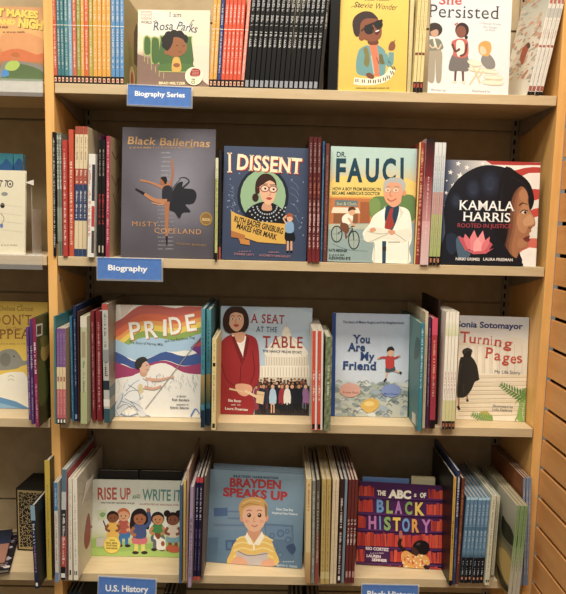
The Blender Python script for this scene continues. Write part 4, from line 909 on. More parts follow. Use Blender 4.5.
def art_ele(A):
    A.bg(lambda u, v: 'E2BE3C', 1, 1); A.z(0, 280, 3.72)
    A.text('by', 76, 96, 84, 97, 7, '7A5A2A'); A.text('Chelsea Clinton', -8, 113, 124, 115, 17, '7A5A2A', serif=.04)
    A.text("DON'T", -26, 166, 118, 166, 36, '9A5A2C', serif=.06); A.text('Let Them', 24, 184, 82, 186, 11, '9A5A2C', serif=.03); A.text('DISAPPEAR', -112, 218, 146, 218, 34, '9A5A2C', serif=.06)
    A.lines(-10, 240, 110, 6, 'A8883A', 3)
    A.blob([(-20, 380), (10, 350), (60, 342), (100, 360), (110, 500), (-20, 500)], 'E8E2D0', 3); A.poly([(-20, 430), (60, 452), (110, 478), (110, 500), (-20, 500)], '5E92BC'); A.poly([(-20, 452), (50, 470), (110, 486), (110, 500), (-20, 500)], '84AECC')
    A.blob([(-20, 290), (8, 262), (50, 258), (74, 280), (86, 300), (100, 296), (102, 270), (112, 262), (116, 290), (104, 312), (80, 320), (60, 330), (10, 336), (-20, 330)], '8E8C80'); A.ell(20, 296, 20, 26, '7A786C'); A.ell(52, 284, 3, 3, '2A2620')
    for y in (360, 374): A.curve([(30, y), (40, y-6), (52, y)], 3, 'C0B8A0')

# ------------------------------------------------------------------ picture books facing out
r1 = face_out(1, (137, 85), 208.5, 10, .012, 4, .010, 'F0D8BC', '4E7078', 'pink and green hardback showing a curly-haired child on green bus seats', yaw=-3, art=art_rosa)
B = MB(); AA = None
root, mw, bw, bh = r1
m = MB(); A = Art(m, mw, (0, 0, 0), (1, 0, 0), (0, 0, 1), (0, -1, 0), bw, bh); A.n = 150; A.z(130, 0, 5.4)
A.ell(346, 412, 48, 49, 'F4EAD2', k=32); A.ell(346, 412, 45, 46, 'EFE2C4', k=32)
A.blob([(334, 376), (354, 370), (380, 380), (374, 412), (326, 410)], 'A83A34', 3)
for i in range(4): A.line([(336, 382+i*8), (372, 384+i*8)], 2, 'E0B0A0')
A.text('PBS', 334, 434, 352, 434, 8, '4A4A3A', bold=.03); A.ell(342, 446, 11, 9, '8A9A3A'); A.ell(342, 446, 6, 5, 'EFE2C4')
part('round_sticker', m, 'gloss', root)
face_out(1, (338, 91.5), 406, -24, .006, 4, .009, 'DDB83A', 'DDB83A', 'yellow hardback showing a child in dark sunglasses and teal jacket', art=art_stevie)
face_out(1, (427.5, 92), 508, -38, .006, 3, .009, 'D8D8DA', 'D8D8DA', 'white hardback showing three painted children standing and reading', art=art_pers)
face_out(2, (120.6, 257), 213.3, 127.5, .010, 5, .010, '6A6872', '4A4852', 'large grey hardback showing a leaping ballet dancer in black', art=art_ball)
face_out(2, (221.6, 260), 306, 146.6, .006, 4, .010, '3F4C66', 'B8B4B0', 'navy hardback showing a judge in round red glasses above a gold banner', art=art_dis, roll=.3)
face_out(2, (327.2, 263), 413.2, 147, .006, 4, .009, 'B4C8C0', '9AA89C', 'pale blue hardback showing a grey-haired doctor in white coat with folded arms', art=art_fau, roll=.4)
face_out(2, (440.6, 265), 535.7, 160.4, .006, 4, .009, '1C2434', '1C2434', 'wide hardback showing a dark-haired woman in profile before a flag and a pink lotus', art=art_kam, roll=.3)
face_out(3, (114.4, 417), 200, 305, .031, 5, .010, 'EEE9DF', 'A8504A', 'white hardback showing a person waving a huge rainbow flag', art=art_pride)
face_out(3, (218.9, 414), 309.8, 306.4, .071, 4, .010, 'B8C8D8', '7A8898', 'hardback showing a brown-haired woman in red suit holding a gavel', art=art_seat)
face_out(3, (329.8, 416), 407.2, 313.2, .072, 5, .010, 'AEBCD4', '2A4A8C', 'pale blue hardback with navy spine strip showing a child leaping in red jumper', art=art_fri)
face_out(3, (455.5, 418), 524.6, 315.8, .066, 4, .009, 'EADFC8', 'C8BCA0', 'cream hardback showing a black-robed figure climbing steps beside green ferns', art=art_tur, yaw=-3)
face_out(4, (90.9, 555.4), 188, 480.4, .086, 5, .010, 'E0E2D0', 'B8C878', 'wide pale hardback showing five children and a dog on green grass', art=art_rise)
face_out(4, (206.6, 561.9), 301.6, 470.0, .065, 7, .009, '88A2B6', '6A8AA4', 'blue hardback showing a blond boy in yellow shirt reading, front of its stack', art=art_bra, yaw=-6)
face_out(4, (356.2, 565.8), 441.2, 482.6, .066, 6, .010, '4E2258', '7E2A3C', 'purple and red hardback showing a girl reaching up to shelves of red books', art=art_abc, yaw=-5, roll=.3)
# copies standing behind
zf = Z[4]
def behind(bl, brx, ty, Y0, lean, t, col, label, yaw=0, n=1, group=None, labels=None, top='paper', spine_col=None, k=4, art=None):
    for i in range(n):
        face_out(k, bl, brx, ty-i*2.0, Y0+i*(t+.0012), lean, t, col, spine_col or col, labels[i] if labels else label, group, yaw=yaw, art=art)
behind((210, 560), 302.0, 467.6, .078, 7, .006, '8298AA', 'spare copies', yaw=-6, n=3, labels=['blue book directly behind the boy in yellow shirt cover, second in its stack', 'third book in the stack behind the boy in yellow shirt cover', 'rearmost book in the stack behind the boy in yellow shirt cover'])
behind((360, 564), 407, 478, .078, 8, .012, '5A7CB0', 'blue edged book standing behind the left half of the purple and red cover', yaw=-4)
behind((409, 566), 433, 479, .082, 8, .010, 'C8BC94', 'cream and green edged books behind the right half of the purple and red cover', yaw=-4, n=2, labels=['cream edged book behind the right half of the purple and red cover', 'second cream edged book behind the right half of the purple and red cover, hindmost'])
face_out(4, (97, 555), 137, 471, .108, 5, .02, '2A2622', '2A2622', 'dark brown book standing behind the left half of the five children cover')
face_out(4, (138, 556), 181, 471.5, .108, 5, .02, '241F1C', '241F1C', 'near black book standing behind the right half of the five children cover')

# ------------------------------------------------------------------ spines, top shelf
def who(c, seed, badge='E8C0A0', foot='1E1212', line='E8E0D0', ink='E8E4D8', hd=None):
    def f(A):
        A.rect(0, 0, 1, .085, foot); A.rect(.22, .02, .8, .066, badge); A.rect(.34, .03, .66, .052, 'B84A34')
        A.rect(0, .625, 1, .632, line)
        A.marks(.16, .6, ink, .5, .4, seed); A.marks(.68, .9, ink, .5, .4, seed+9)
        if hd: A.rect(0, .9, 1, 1, hd)
    return f
def row1(b0, b1, t0, t1, c, n, label, seed, group=None, **k):
    return spine_out(1, b0, b1, t0, t1, -8, .004, .195, c, label, group, who(c, seed), n=n, hard=False, h=.215, cat='book', **k)
g1 = 'biography paperbacks on the top shelf'
row1(53.9, 57.6, 51.5, 55.3, 'C8553A', 1, 'orange red paperback against the left upright, first on the top shelf', 1)
row1(57.6, 65, 55.3, 63, '3E7A84', 2, 'teal paperback in the top shelf row, second and third from the left upright', 2, g1+', teal pair')
row1(65, 69, 63, 67.2, '4E8A92', 1, 'blue green paperback between the teal pair and the pale blue one', 3)
row1(69, 72.8, 67.2, 71.2, '84A8C0', 1, 'pale blue paperback left of the salmon one on the top shelf', 4)
row1(72.8, 77, 71.2, 75.6, 'CC6A44', 1, 'salmon paperback between the pale blue and olive ones, top shelf', 5)
row1(77, 81, 75.6, 79.8, '9A9A3A', 1, 'olive paperback right of the salmon one, top shelf', 6)
row1(81, 84.6, 79.8, 83.6, 'E0A038', 1, 'single amber paperback right of the olive one, top shelf', 7)
row1(84.6, 89, 83.6, 88.1, 'DC6434', 1, 'bright orange paperback right of the single amber one, top shelf', 8)
row1(89, 93, 88.1, 92.3, 'B4A83C', 1, 'lime paperback between the bright orange one and four amber ones', 9)
row1(93, 110.8, 92.3, 110.4, 'E4A434', 4, 'amber paperback in the run of four left of the blue trio, top shelf', 10, 'four amber paperbacks on the top shelf')
def sideA(A):
    A.bg(lambda u, v: mix('8A6A44', 'A89A6A', v), 1, 4); A.rect(0, 0, 1, .5, '6A6A34', '8A8A4A')
    c = [(.45*A.W+.03*math.cos(a), .14*A.H+.034*math.sin(a)) for a in [i*math.pi/9 for i in range(18)]]; A.put(c, 'D8C8A0'); 
    c = [(.45*A.W+.016*math.cos(a), .14*A.H+.02*math.sin(a)) for a in [i*math.pi/9 for i in range(18)]]; A.put(c, 'B8452E')
    A.put([(A.W*u_, A.H*v_) for u_, v_ in ((.55, .35), (.9, .35), (.95, .8), (.7, .85), (.55, .7))], '2E2A22')
row1(110.8, 124.2, 110.4, 124, '5C94C8', 3, 'blue paperback in the trio left of the child on green bus seats', 12, 'three blue paperbacks on the top shelf', side=('R', sideA), cover_col='7A6A3C')
row1(208.8, 216.4, 214, 221.5, 'E2A83A', 2, 'amber paperback in the pair right of the child on green bus seats', 14, 'amber pair on the top shelf')
row1(216.4, 220.3, 221.5, 225.4, '3A4A86', 1, 'navy paperback between the amber pair and the orange run', 15)
row1(220.3, 240.2, 225.4, 247, 'E2532C', 5, 'vivid orange paperback in the run of five left of the black books', 16, 'five vivid orange paperbacks')
row1(240.2, 243.6, 247.4, 252.6, 'E8907C', 1, 'pinkish orange paperback touching the first black spine, top shelf', 17)
def blk(A):
    A.rect(.15, .015, .85, .085, '9A9EA6'); A.marks(.44, .60, 'C8C8C8', .5, .55, 21); A.marks(.66, .97, 'B8B8B8', .5, .6, 22)
spine_out(1, 244, 317.6, 252.8, 326.4, -8, .004, .19, '0E0D0E', 'thin black paperback with silver foot block in the black run, top shelf', 'fifteen black paperbacks with silver foot blocks', blk, n=15, hard=False, h=.22)
spine_out(1, 318, 321.5, 327, 331, -8, .006, .19, '2A2420', 'dark brown paperback without silver block ending the black run', None, lambda A: A.marks(.66, .97, 'B8B0A0', .5, .5, 5), hard=False, h=.22)
spine_out(1, 325, 337.2, 332.8, 337.4, -10, .008, .18, '0B0A0B', 'thick all black book against the yellow sunglasses cover', None, None, h=.255)
def cream(A):
    A.rect(0, 0, 1, .10, '1A1412'); A.rect(.2, .045, .8, .085, 'B84838'); A.rect(.1, .36, .9, .385, '7A3A28'); A.marks(.5, .95, 'A89A6C', .5, .3, 3)
spine_out(1, 406.4, 410.6, 409.4, 416.5, -8, .02, .17, 'DCCB96', 'cream book tucked behind the first of the black-footed cream trio', None, None, hard=False, h=.225)
spine_out(1, 411, 422.5, 417, 429, -8, .0, .19, 'E2D08C', 'cream spine with black foot in the trio right of the sunglasses cover', 'three cream spines with black feet', cream, n=3, hard=False, h=.24)
def wside(A):
    A.EPS = 2.2e-6
    A.bg(lambda u, v: mix('E8E2D4', 'A8B4AC', max(0, v-.5)*1.6), 1, 8); A.z(440, 0, 4.49)
    r = random.Random(3)
    for i in range(170):
        x, y = r.uniform(312, 455), r.uniform(-40, 370); A.ell(x, y, r.uniform(4, 20), r.uniform(2, 6), r.choice(['D89A7E', 'E0B898', 'B8B4A8', 'C8846E', 'E4CCB8', 'A0A8A0', 'BCA89C', 'D8B49C']), r.uniform(-70, -20), 8)
    A.blob([(374, 215), (396, 190), (404, 200), (390, 240), (370, 290), (360, 260)], 'B8503E'); A.ell(398, 205, 8, 12, '4A3A34')
def wsp(A):
    A.rect(0, 0, 1, .03, '1A1412'); A.rect(.1, .035, .9, .08, 'A8584A'); A.rect(.15, .42, .85, .44, 'A85A48'); A.rect(.1, .68, .9, .76, 'B8BCB4'); A.rect(.15, .80, .85, .84, 'B86A5A'); A.marks(.12, .4, 'C8C4B8', .5, .25, 4); A.marks(.5, .66, 'A8A498', .5, .3, 5)
spine_out(1, 526.8, 542.2, 551.3, 567.5, -8, .0, .205, 'DCDAD0', 'white leaning book with red spine marks at the right end of the top shelf', 'four leaning white books', wsp, ('L', wside), n=4, hard=False, h=.27)

# ------------------------------------------------------------------ second shelf
def S2(b0, b1, t0, t1, yt, c, label, art=None, Yf=.004, w=.19, **k):
    return spine_out(2, b0, b1, t0, t1, yt, Yf, w, c, label, None if k.get('group') is None else k.pop('group'), art, **k)
S2(53.2, 56.2, 52.0, 55, 132, '1A1718', 'black spine with white lettering against the left upright, second shelf', lambda A: A.marks(.08, .95, 'D8D4CC', .5, .5, 31), -.004)
S2(57, 62.6, 55.4, 61.3, 133, '7A8274', 'speckled grey green books beside the black spine, second shelf', lambda A: (A.marks(.55, .98, 'E0E4DC', .5, .8, 32), A.rect(0, .12, 1, .4, '98A08E'), A.marks(.1, .3, '4A5044', .5, .4, 33)), n=2, labels=['speckled grey green book beside the black spine, second shelf', 'speckled grey green book left of the red spine, second shelf'])
S2(62.8, 67.6, 61.6, 67, 140, 'B83A30', 'plain red spine between grey green and tall orange books, second shelf', lambda A: A.marks(.1, .92, 'F0D8CC', .5, .45, 34), -.004)
S2(69, 74, 67.6, 74, 129.5, 'C8502E', 'tall orange red spine left of the cream and navy trio', lambda A: A.marks(.1, .75, 'F4E4D0', .5, .45, 35))
def trio(A):
    A.rect(0, .05, 1, 1, 'DCC8A0'); A.rect(0, .94, 1, 1, 'A84A34'); A.rect(0, .0, 1, .06, '2E466E'); A.rect(0, .28, 1, .56, '2E4470'); A.rect(0, .56, 1, .68, 'B04A3A'); A.marks(.30, .54, 'E8E4DC', .5, .5, 36); A.marks(.57, .67, 'F0DCC8', .5, .5, 37); A.marks(.72, .92, '8A6A44', .5, .4, 38)
S2(74.2, 86.6, 74.2, 89, 126.5, 'DCC8A0', 'cream spine with navy and red bands in the trio on the second shelf', trio, n=3, group='three cream navy and red spines')
S2(87, 94, 88.8, 95.2, 154, 'E0DCD4', 'short white spine with red lettering right of the cream and navy trio', lambda A: (A.marks(.2, .9, 'C84A44', .25, .35, 39), A.rect(.55, .55, 1, .9, '3A3A44'), A.rect(.55, .3, 1, .5, 'B83A34'), A.rect(.6, .04, 1, .26, '4A4444')), -.012, .15)
S2(94.6, 96.4, 95, 97.6, 134, '5A2850', 'thin purple spine between the short white and black spines', None, .02)
def dream(A): A.marks(.28, .55, 'C83038', .5, .6, 40); A.marks(.7, .92, 'B8AC98', .5, .4, 41); A.rect(.3, .04, .7, .1, 'C8B8A0')
S2(96.6, 104.6, 97.4, 105.6, 140, '1B1716', 'black spine with red lettering in the pair on the second shelf', dream, .0, n=2, group='two black spines with red lettering')
def tside(A):
    A.bg(lambda u, v: 'B89E78', 1, 1); A.z(40, 115, 3.83)
    A.curve([(276, 140), (290, 170), (300, 150)], 4, '6A5238'); A.curve([(274, 230), (290, 270), (302, 240), (298, 300)], 3, '7A5E40'); A.curve([(280, 300), (292, 360)], 3, '7A5E40')
S2(105.4, 109.6, 106, 110.6, 136, 'A83450', 'crimson spine with tan front cover left of the ballet dancer', lambda A: A.marks(.1, .95, 'E8C8CC', .5, .4, 42), .0, .20, side=('R', tside), cover_col='B89E78')
S2(214.4, 217.2, 215.6, 218.4, 158, 'B8BC74', 'thin yellow green spine right of the ballet dancer', lambda A: (A.rect(0, 0, 1, .07, '1A1816'), A.rect(0, .8, 1, 1, 'D8D4B4'), A.marks(.2, .9, '5A6438', .5, .4, 43)), -.006)
S2(218.2, 220.6, 218.8, 221.8, 150, '26262C', 'thin dark spine touching the navy judge cover', lambda A: A.rect(.2, 0, 1, .12, 'B04A44'), .002)
S2(307.2, 319.6, 308.8, 322, 137, '5C1F22', 'maroon spine in the trio between judge and doctor covers', lambda A: (A.rect(0, 0, 1, .25, '7E2426', '5C1F22'), A.marks(.1, .5, 'E8C4BC', .5, .5, 44), A.marks(.52, .68, 'C87A5A', .5, .5, 45), A.marks(.72, .95, 'B8A49C', .5, .35, 46)), -.004, n=3, group='three maroon spines')
S2(320, 322.4, 322.4, 325.4, 141.5, '34688E', 'thin blue spine right of the maroon trio', lambda A: A.marks(.1, .9, '9AC0D8', .5, .4, 47), .008)
S2(322.8, 326.6, 325.8, 330, 143.5, '6E3A34', 'brown red spine touching the doctor cover', lambda A: A.marks(.1, .9, 'A87A70', .5, .4, 48), .003)
S2(413.6, 419.3, 419.6, 425.2, 142.5, '9A3228', 'yellow edged red spine right of the doctor cover', lambda A: (A.rect(0, 0, .25, 1, 'D8C068'), A.marks(.08, .95, 'E8B88A', .62, .4, 49)), .0)
S2(419.6, 428.2, 426.4, 434.4, 138.5, 'D8A8A8', 'thick spine fading from black head to pink foot', lambda A: (A.rect(0, .0, 1, .35, 'DCBCBC', 'D8A4A4'), A.rect(0, .35, 1, .7, 'C88A8A', '8A2E34'), A.rect(0, .7, 1, 1, '7A262C', '1C1618'), A.marks(.2, .7, 'E8D4D0', .5, .2, 50)), -.006)
S2(428.6, 439.6, 434.8, 446.8, 142.6, 'C0C8CC', 'pale spine with pink and green bands in the trio left of the profile cover', lambda A: (A.rect(0, 0, 1, .07, '14120F'), A.rect(.25, .02, .75, .055, 'C87A50'), A.rect(0, .07, 1, .42, 'A8B468', 'B8B878'), A.rect(0, .42, 1, .6, 'C89A94'), A.rect(0, .6, 1, 1, 'B4C0CA', 'DCDEDC'), A.marks(.15, .9, '7E8A84', .5, .3, 51)), -.004, n=3, group='three pale banded spines')

# ------------------------------------------------------------------ third shelf
def S3(b0, b1, t0, t1, yt, c, label, art=None, Yf=-.03, w=.21, **k):
    g = k.pop('group', None); return spine_out(k.pop('k', 3), b0, b1, t0, t1, yt, Yf, w, c, label, g, art, **k)
S3(28.6, 31.4, 25.2, 28.8, 327.5, '6A4488', 'slim purple spine leftmost of three by the left upright, third shelf', lambda A: A.marks(.05, .8, 'D8C8E0', .5, .4, 60), -.012)
S3(31.4, 34.6, 28.8, 32.4, 319.5, '5E3A7A', 'purple spine with white lettering, middle of three by the left upright', lambda A: (A.marks(.52, .75, 'F4F0F4', .5, .6, 61), A.marks(.05, .45, 'C8B8D4', .5, .4, 62)), -.045)
def gside(A):
    A.bg(lambda u, v: mix('26301C', '3E4A28', v), 1, 5); A.z(0, 280, 3.72)
    A.poly([(134, 165), (158, 160), (158, 205), (134, 212)], 'C8CCC0'); A.poly([(138, 172), (154, 168), (154, 200), (138, 205)], '3A3A34'); A.ell(168, 262, 16, 40, 'A89048', 8); A.blob([(140, 300), (170, 320), (180, 420), (150, 470), (140, 400)], '4A5A2C')
    A.blob([(150, 220), (172, 205), (184, 230), (160, 250)], '6A6A34')
S3(35.4, 39.4, 31.6, 36, 318, '8A2450', 'magenta spine with dark green cover overlapping the left upright', lambda A: (A.marks(.5, .78, 'F4E8EC', .5, .5, 63), A.marks(.05, .4, 'D8A8B8', .5, .4, 64)), -.066, .25, side=('R', gside), cover_col='3A4424')
def teals(A):
    A.bg(lambda u, v: '3E7E82', 1, 1); A.z(0, 280, 3.72); A.text('BIG', 214, 170, 242, 164, 16, 'A8C8B8', bold=.02)
S3(54.6, 56.7, 53.2, 55.6, 316.5, '3C7E84', 'teal hardback between the left upright and the purple cream and pink trio', None, -.038, .21)
def ppk(A): A.rect(0, 0, 1, .06, '14120F'); A.rect(.25, .015, .8, .05, 'E8E0D0'); A.rect(0, .06, 1, .37, 'C0606A', 'C86A6A'); A.rect(0, .37, 1, .6, 'DCC49A'); A.rect(0, .6, 1, 1, '7A5490'); A.marks(.1, .35, 'E8C0B8', .5, .3, 65); A.marks(.62, .95, 'B89AC0', .5, .3, 66); A.rect(.2, .45, .8, .5, 'A86A5A')
S3(56.9, 65.9, 55.8, 66.1, 328.5, 'C8AC80', 'short purple cream and pink spine in the trio beside the left upright', ppk, -.04, .19, n=3, group='three purple cream and pink spines', hard=False, cover_col='A88A68')

S3(71, 74.2, 68.2, 72, 316.4, '2F6C8C', 'teal blue spine left of the navy one on the third shelf', lambda A: A.marks(.1, .9, '8AB8C8', .5, .35, 67), -.012)
S3(74.6, 77.8, 72.2, 76.4, 306, '1F2F54', 'tall navy spine with pale blue foot, third shelf', lambda A: (A.rect(.2, .02, .8, .06, '8AA8C8'), A.marks(.3, .9, '9AA8C4', .5, .4, 68)), -.014, .235)
S3(78, 79.9, 76.6, 79.2, 311.5, '4A2820', 'thin dark brown spine right of the tall navy one', None, -.022, .23)
S3(80.6, 87.2, 79.6, 87.4, 316.5, 'B8B894', 'thick pale green spine on the third shelf', lambda A: (A.rect(0, .9, 1, 1, 'D4CCBC'), A.rect(.2, .62, .8, .86, 'A0946E'), A.rect(0, 0, 1, .3, 'A8B07E'), A.marks(.3, .6, '5A6A48', .5, .35, 69)), -.034, .2)
S3(91, 95.8, 88.2, 94.6, 311, '7A1F2A', 'left of the two dark red spines on the third shelf', lambda A: A.marks(.1, .9, 'D8A8A4', .5, .35, 70), -.008, .225)
S3(96.6, 102.4, 95.4, 101.4, 311.2, '7E2028', 'right of the two dark red spines on the third shelf', lambda A: A.marks(.1, .9, 'D8A8A4', .5, .35, 71), -.010, .225)
def gry(A):
    A.rect(0, 0, 1, .12, '34545E'); A.rect(.0, .14, 1, .2, 'D8D8D0'); A.rect(0, .28, 1, .36, '26343C'); A.rect(0, .52, 1, .62, '8A8E90'); A.marks(.64, .92, '4A5054', .5, .5, 72); A.rect(0, .95, 1, 1, 'B04A40'); A.marks(.4, .52, '26282C', .5, .6, 73)
def gryside(A):
    A.bg(lambda u, v: '8E7E6A', 1, 1); A.rect(0, .0, 1, .12, '34545E'); A.rect(0, .2, 1, .3, '4A5A60'); A.rect(.2, .4, .9, .7, '7A6A58'); A.rect(.3, .75, .8, .92, 'A8987E')
S3(104, 110.2, 101.8, 107.8, 304, 'B4B4AC', 'pale grey spine with black bands left of the rainbow flag', gry, -.022, .225, side=('R', gryside), cover_col='8E7E6A')
def tl(A): A.rect(0, 0, 1, .15, '1A2E44'); A.rect(0, .2, 1, .45, '4A5A44', 'A88A4C'); A.rect(0, .45, 1, 1, '3A8496', '4E94A0'); A.marks(.5, .9, '1E3A44', .5, .4, 74)
S3(200.6, 204.4, 201.2, 205, 309, '3C7C90', 'left teal spine beside the rainbow flag cover', tl, -.045, .24)
S3(205.6, 210.2, 206.4, 211.4, 309.6, '34707F', 'right teal spine beside the cream one, near the rainbow flag', tl, -.03, .225)
S3(211.2, 215.8, 212.2, 216.4, 339, 'DCC88A', 'short cream yellow spine left of the woman in red suit', lambda A: (A.rect(.2, .02, .8, .07, '2A241C'), A.marks(.2, .65, '6A5A38', .5, .35, 75), A.rect(.2, .7, .8, .74, '2A2620'), A.marks(.76, .95, '6A5A38', .5, .3, 76)), -.06, .17)
rd = lambda A: (A.rect(0, 0, .62, 1, 'D0452C'), A.rect(.1, .01, .6, .06, '1A1412'), A.marks(.3, .6, 'F4DCCC', .32, .35, 77))
S3(311.4, 322.6, 311.4, 324.8, 331, 'DCD4CC', 'red and white spine in the pair right of the woman in red suit', rd, -.045, .2, n=2, group='two red and white spines', hard=False)
S3(323.8, 330.6, 325, 333.4, 337, '6E7A58', 'mottled green spine right of the red and white pair', lambda A: (A.bg(lambda u, v: mix('4A5638', '8E9670', .5+.5*math.sin(v*40+u*5)), 2, 24), A.marks(.3, .7, 'D8D8C0', .5, .35, 78)), -.05, .2)
def tback(A):
    A.bg(lambda u, v: mix('3E7A80', '6E9C98', v), 1, 6); A.z(310, 290, 3.96)
    A.blob([(420, 190), (436, 200), (432, 260), (412, 270)], '3E6A64', 3); A.poly([(404, 480), (418, 492), (418, 536), (404, 520)], 'D8D8D0')
S3(417.2, 421.4, 420.6, 425.2, 323.5, '2F8294', 'teal spine whose back cover shows, right of the leaping child', lambda A: A.marks(.4, .95, 'D8E8E4', .5, .45, 79), -.037, .24, side=('L', tback), cover_col='4E8A88')
S3(421.8, 425, 425.6, 428.6, 312, 'CFC0A0', 'tall cream spine right of the teal back cover', lambda A: A.marks(.2, .8, '8A6A4A', .5, .35, 80), -.015, .22)
S3(425.4, 428.6, 428.8, 431.4, 317, '4A2A50', 'dark purple spine between cream and red ones', lambda A: A.marks(.2, .9, 'C8A8C0', .5, .35, 81), -.016, .2)
S3(429.4, 435, 431.8, 438.6, 318.5, 'B8303C', 'red spine with pink head on the third shelf', lambda A: (A.rect(0, 0, 1, .1, '1A1210'), A.rect(0, .08, 1, .45, 'A8324A', '9A2A34'), A.rect(0, .85, 1, 1, 'D84A6A'), A.marks(.3, .8, 'F0C4A8', .5, .4, 82)), -.016, .2)
S3(435.4, 437.6, 439, 440.6, 300.5, '2E1E18', 'tallest dark brown book right of the red spine, third shelf', None, .02, .19)
S3(439.4, 454.6, 443.6, 460.2, 312, 'F2ECDC', 'white spine with brown foot in the run of four left of the robed figure', lambda A: (A.rect(0, 0, 1, .07, '2A1C14'), A.rect(.25, .02, .75, .05, 'B86A3C'), A.rect(0, .07, 1, .25, 'D8D294'), A.rect(0, .8, 1, .93, 'D8DCA8', 'F2ECDC'), A.marks(.26, .5, 'B85A64', .5, .35, 84)), -.018, .2, n=4, group='four white spines', hard=False)

# ------------------------------------------------------------------ bottom visible shelf
def S4(*a, **k): return S3(*a, k=4, **k)
def navside(A):
    A.bg(lambda u, v: '20242C', 1, 1); A.rect(.1, .86, 1, 1, '2E3A48')
S4(34.6, 39.2, 29.8, 35, 505.5, '1F2A44', 'navy spine with pale blue head leaning by the left upright', lambda A: (A.rect(0, .82, 1, 1, '7EA0B4'), A.marks(.55, .78, 'E0E0DC', .5, .55, 90), A.marks(.2, .52, 'A87AA0', .5, .45, 91), A.rect(.3, .03, .75, .07, 'E8E4DC')), -.075, .20, side=('R', navside), cover_col='20242C')
S4(46.6, 52, 42.6, 51, 460.5, 'C0A42C', 'yellow spine with dark cover just left of the left upright', lambda A: A.marks(.2, .8, '7A6A2A', .5, .25, 92), -.035, .235, cover_col='3A3424')
S4(55, 58.8, 52.6, 58.4, 482.5, 'C8C4BC', 'white and blue spine in front of the left upright, bottom visible shelf', lambda A: (A.rect(0, .72, 1, 1, '4A7AA4'), A.marks(.76, .94, 'C8D8E4', .5, .4, 93), A.marks(.2, .68, 'A84A40', .5, .4, 94), A.rect(0, 0, 1, .1, '6A86B0')), -.046, .2)
S4(61.0, 65.6, 60.6, 67.4, 469.5, 'A8B0B4', 'grey blue spine with black and red panels, bottom visible shelf', lambda A: (A.rect(0, 0, 1, .12, '1E1A1C'), A.rect(0, .02, .9, .06, 'E0DCD8'), A.rect(0, .12, 1, .4, 'B8402E'), A.rect(0, .4, 1, .64, '2E3238'), A.rect(0, .64, 1, .8, 'B8BCBC'), A.rect(0, .8, 1, 1, '5A7284'), A.marks(.14, .6, 'F0E8E0', .5, .55, 95)), -.034, .245)
S4(59, 60.8, 58.6, 60.4, 472, 'A8303A', 'thin red spine left of the grey blue one, bottom visible shelf', None, -.03, .24)
S4(68.4, 72.4, 68, 72, 479, 'DCD4C0', 'narrow white spine left of the torn-tag white book', lambda A: (A.marks(.2, .9, '8A8478', .5, .3, 96), A.rect(.25, .05, .7, .1, '3A3630')), -.034, .225)
def whside(A):
    A.bg(lambda u, v: 'CFC4AE', 1, 1); A.z(0, 430, 3.62)
    A.blob([(312, 330), (322, 300), (328, 340), (326, 400), (312, 432), (304, 400)], '9A3A34'); A.line([(326, 350), (340, 352)], 8, '9A3A34')
    r = random.Random(6)
    for i in range(26):
        x, y = r.uniform(285, 360), r.uniform(130, 290); A.curve([(x, y), (x+8, y-8), (x+14, y+4)], 1.2, 'B0A490')
root_w = S4(73.2, 78.4, 72.6, 76.6, 478.2, 'E4DCCA', 'white book with red painted figure and torn paper tag on its cover', lambda A: (A.marks(.15, .85, '8A8478', .5, .3, 97), A.rect(.2, .05, .42, .09, '2A2622'), A.rect(.58, .05, .8, .09, '2A2622')), -.034, .235, side=('R', whside), cover_col='CFC4AE')
m = MB(); F_ = [(.040, -.0004, .188), (.100, -.0004, .200), (.112, -.011, .238), (.060, -.006, .240)]; N_ = (0, -.0006, 0)
m.face(F_, '808080'); m.face([(p[0], p[1]-.0006, p[2]) for p in F_][::-1], '808080')
for i in range(4): a_, b_ = F_[i], F_[(i+1) % 4]; m.face([a_, (a_[0], a_[1]-.0006, a_[2]), (b_[0], b_[1]-.0006, b_[2]), b_], '808080')
t_ = part('torn_tag', m, 'tag', root_w)
S4(178.8, 181.6, 179.6, 182.6, 485.5, '44607E', 'slim slate blue spine right of the five children cover', None, -.04, .19)
S4(181.9, 185.2, 183, 185.4, 481, 'D8B45C', 'yellow and cream spine between slate blue and tan ones', lambda A: A.rect(0, .0, 1, .35, 'C8A050'), -.03, .2)
S4(185.4, 187.6, 185.8, 190.2, 469, 'B8947E', 'tan pink spine taller than the yellow one beside it', lambda A: A.marks(.2, .9, '7A5444', .5, .3, 98), -.03, .245)
S4(187.8, 191.2, 190.4, 193.6, 487, 'A08CA8', 'lilac spine with dark lettering, bottom visible shelf', lambda A: A.marks(.1, .7, '3A2A40', .5, .55, 99), -.058, .19)
S4(192, 200, 195.4, 203.2, 477.4, '221C40', 'navy spine with red head in the pair left of the boy in yellow shirt', lambda A: (A.rect(0, .95, 1, 1, 'C0303A'), A.rect(0, .0, 1, .04, 'C0503A'), A.marks(.6, .9, 'D8D4E0', .5, .5, 100), A.marks(.1, .5, '8A7AA8', .5, .35, 101)), -.026, .245, n=2, group='two navy spines with red heads')
S4(200.6, 203.2, 203.6, 206.6, 476, '6A5A4E', 'brown grey spine touching the boy in yellow shirt cover', None, -.016, .22)
S4(305, 310.4, 306.2, 311.8, 479, 'D4BC84', 'cream yellow spine with blue black head right of the boy in yellow shirt', lambda A: (A.rect(0, 0, 1, .3, 'A87A4C', 'C8A868'), A.marks(.7, .97, 'B04A3A', .5, .4, 102)), -.03, .245)
S4(311, 314.4, 312.4, 315.8, 481, '7E8078', 'grey spine left of the dark multicoloured one, bottom visible shelf', lambda A: A.marks(.1, .9, 'C8C8C0', .5, .4, 103), -.028, .225)
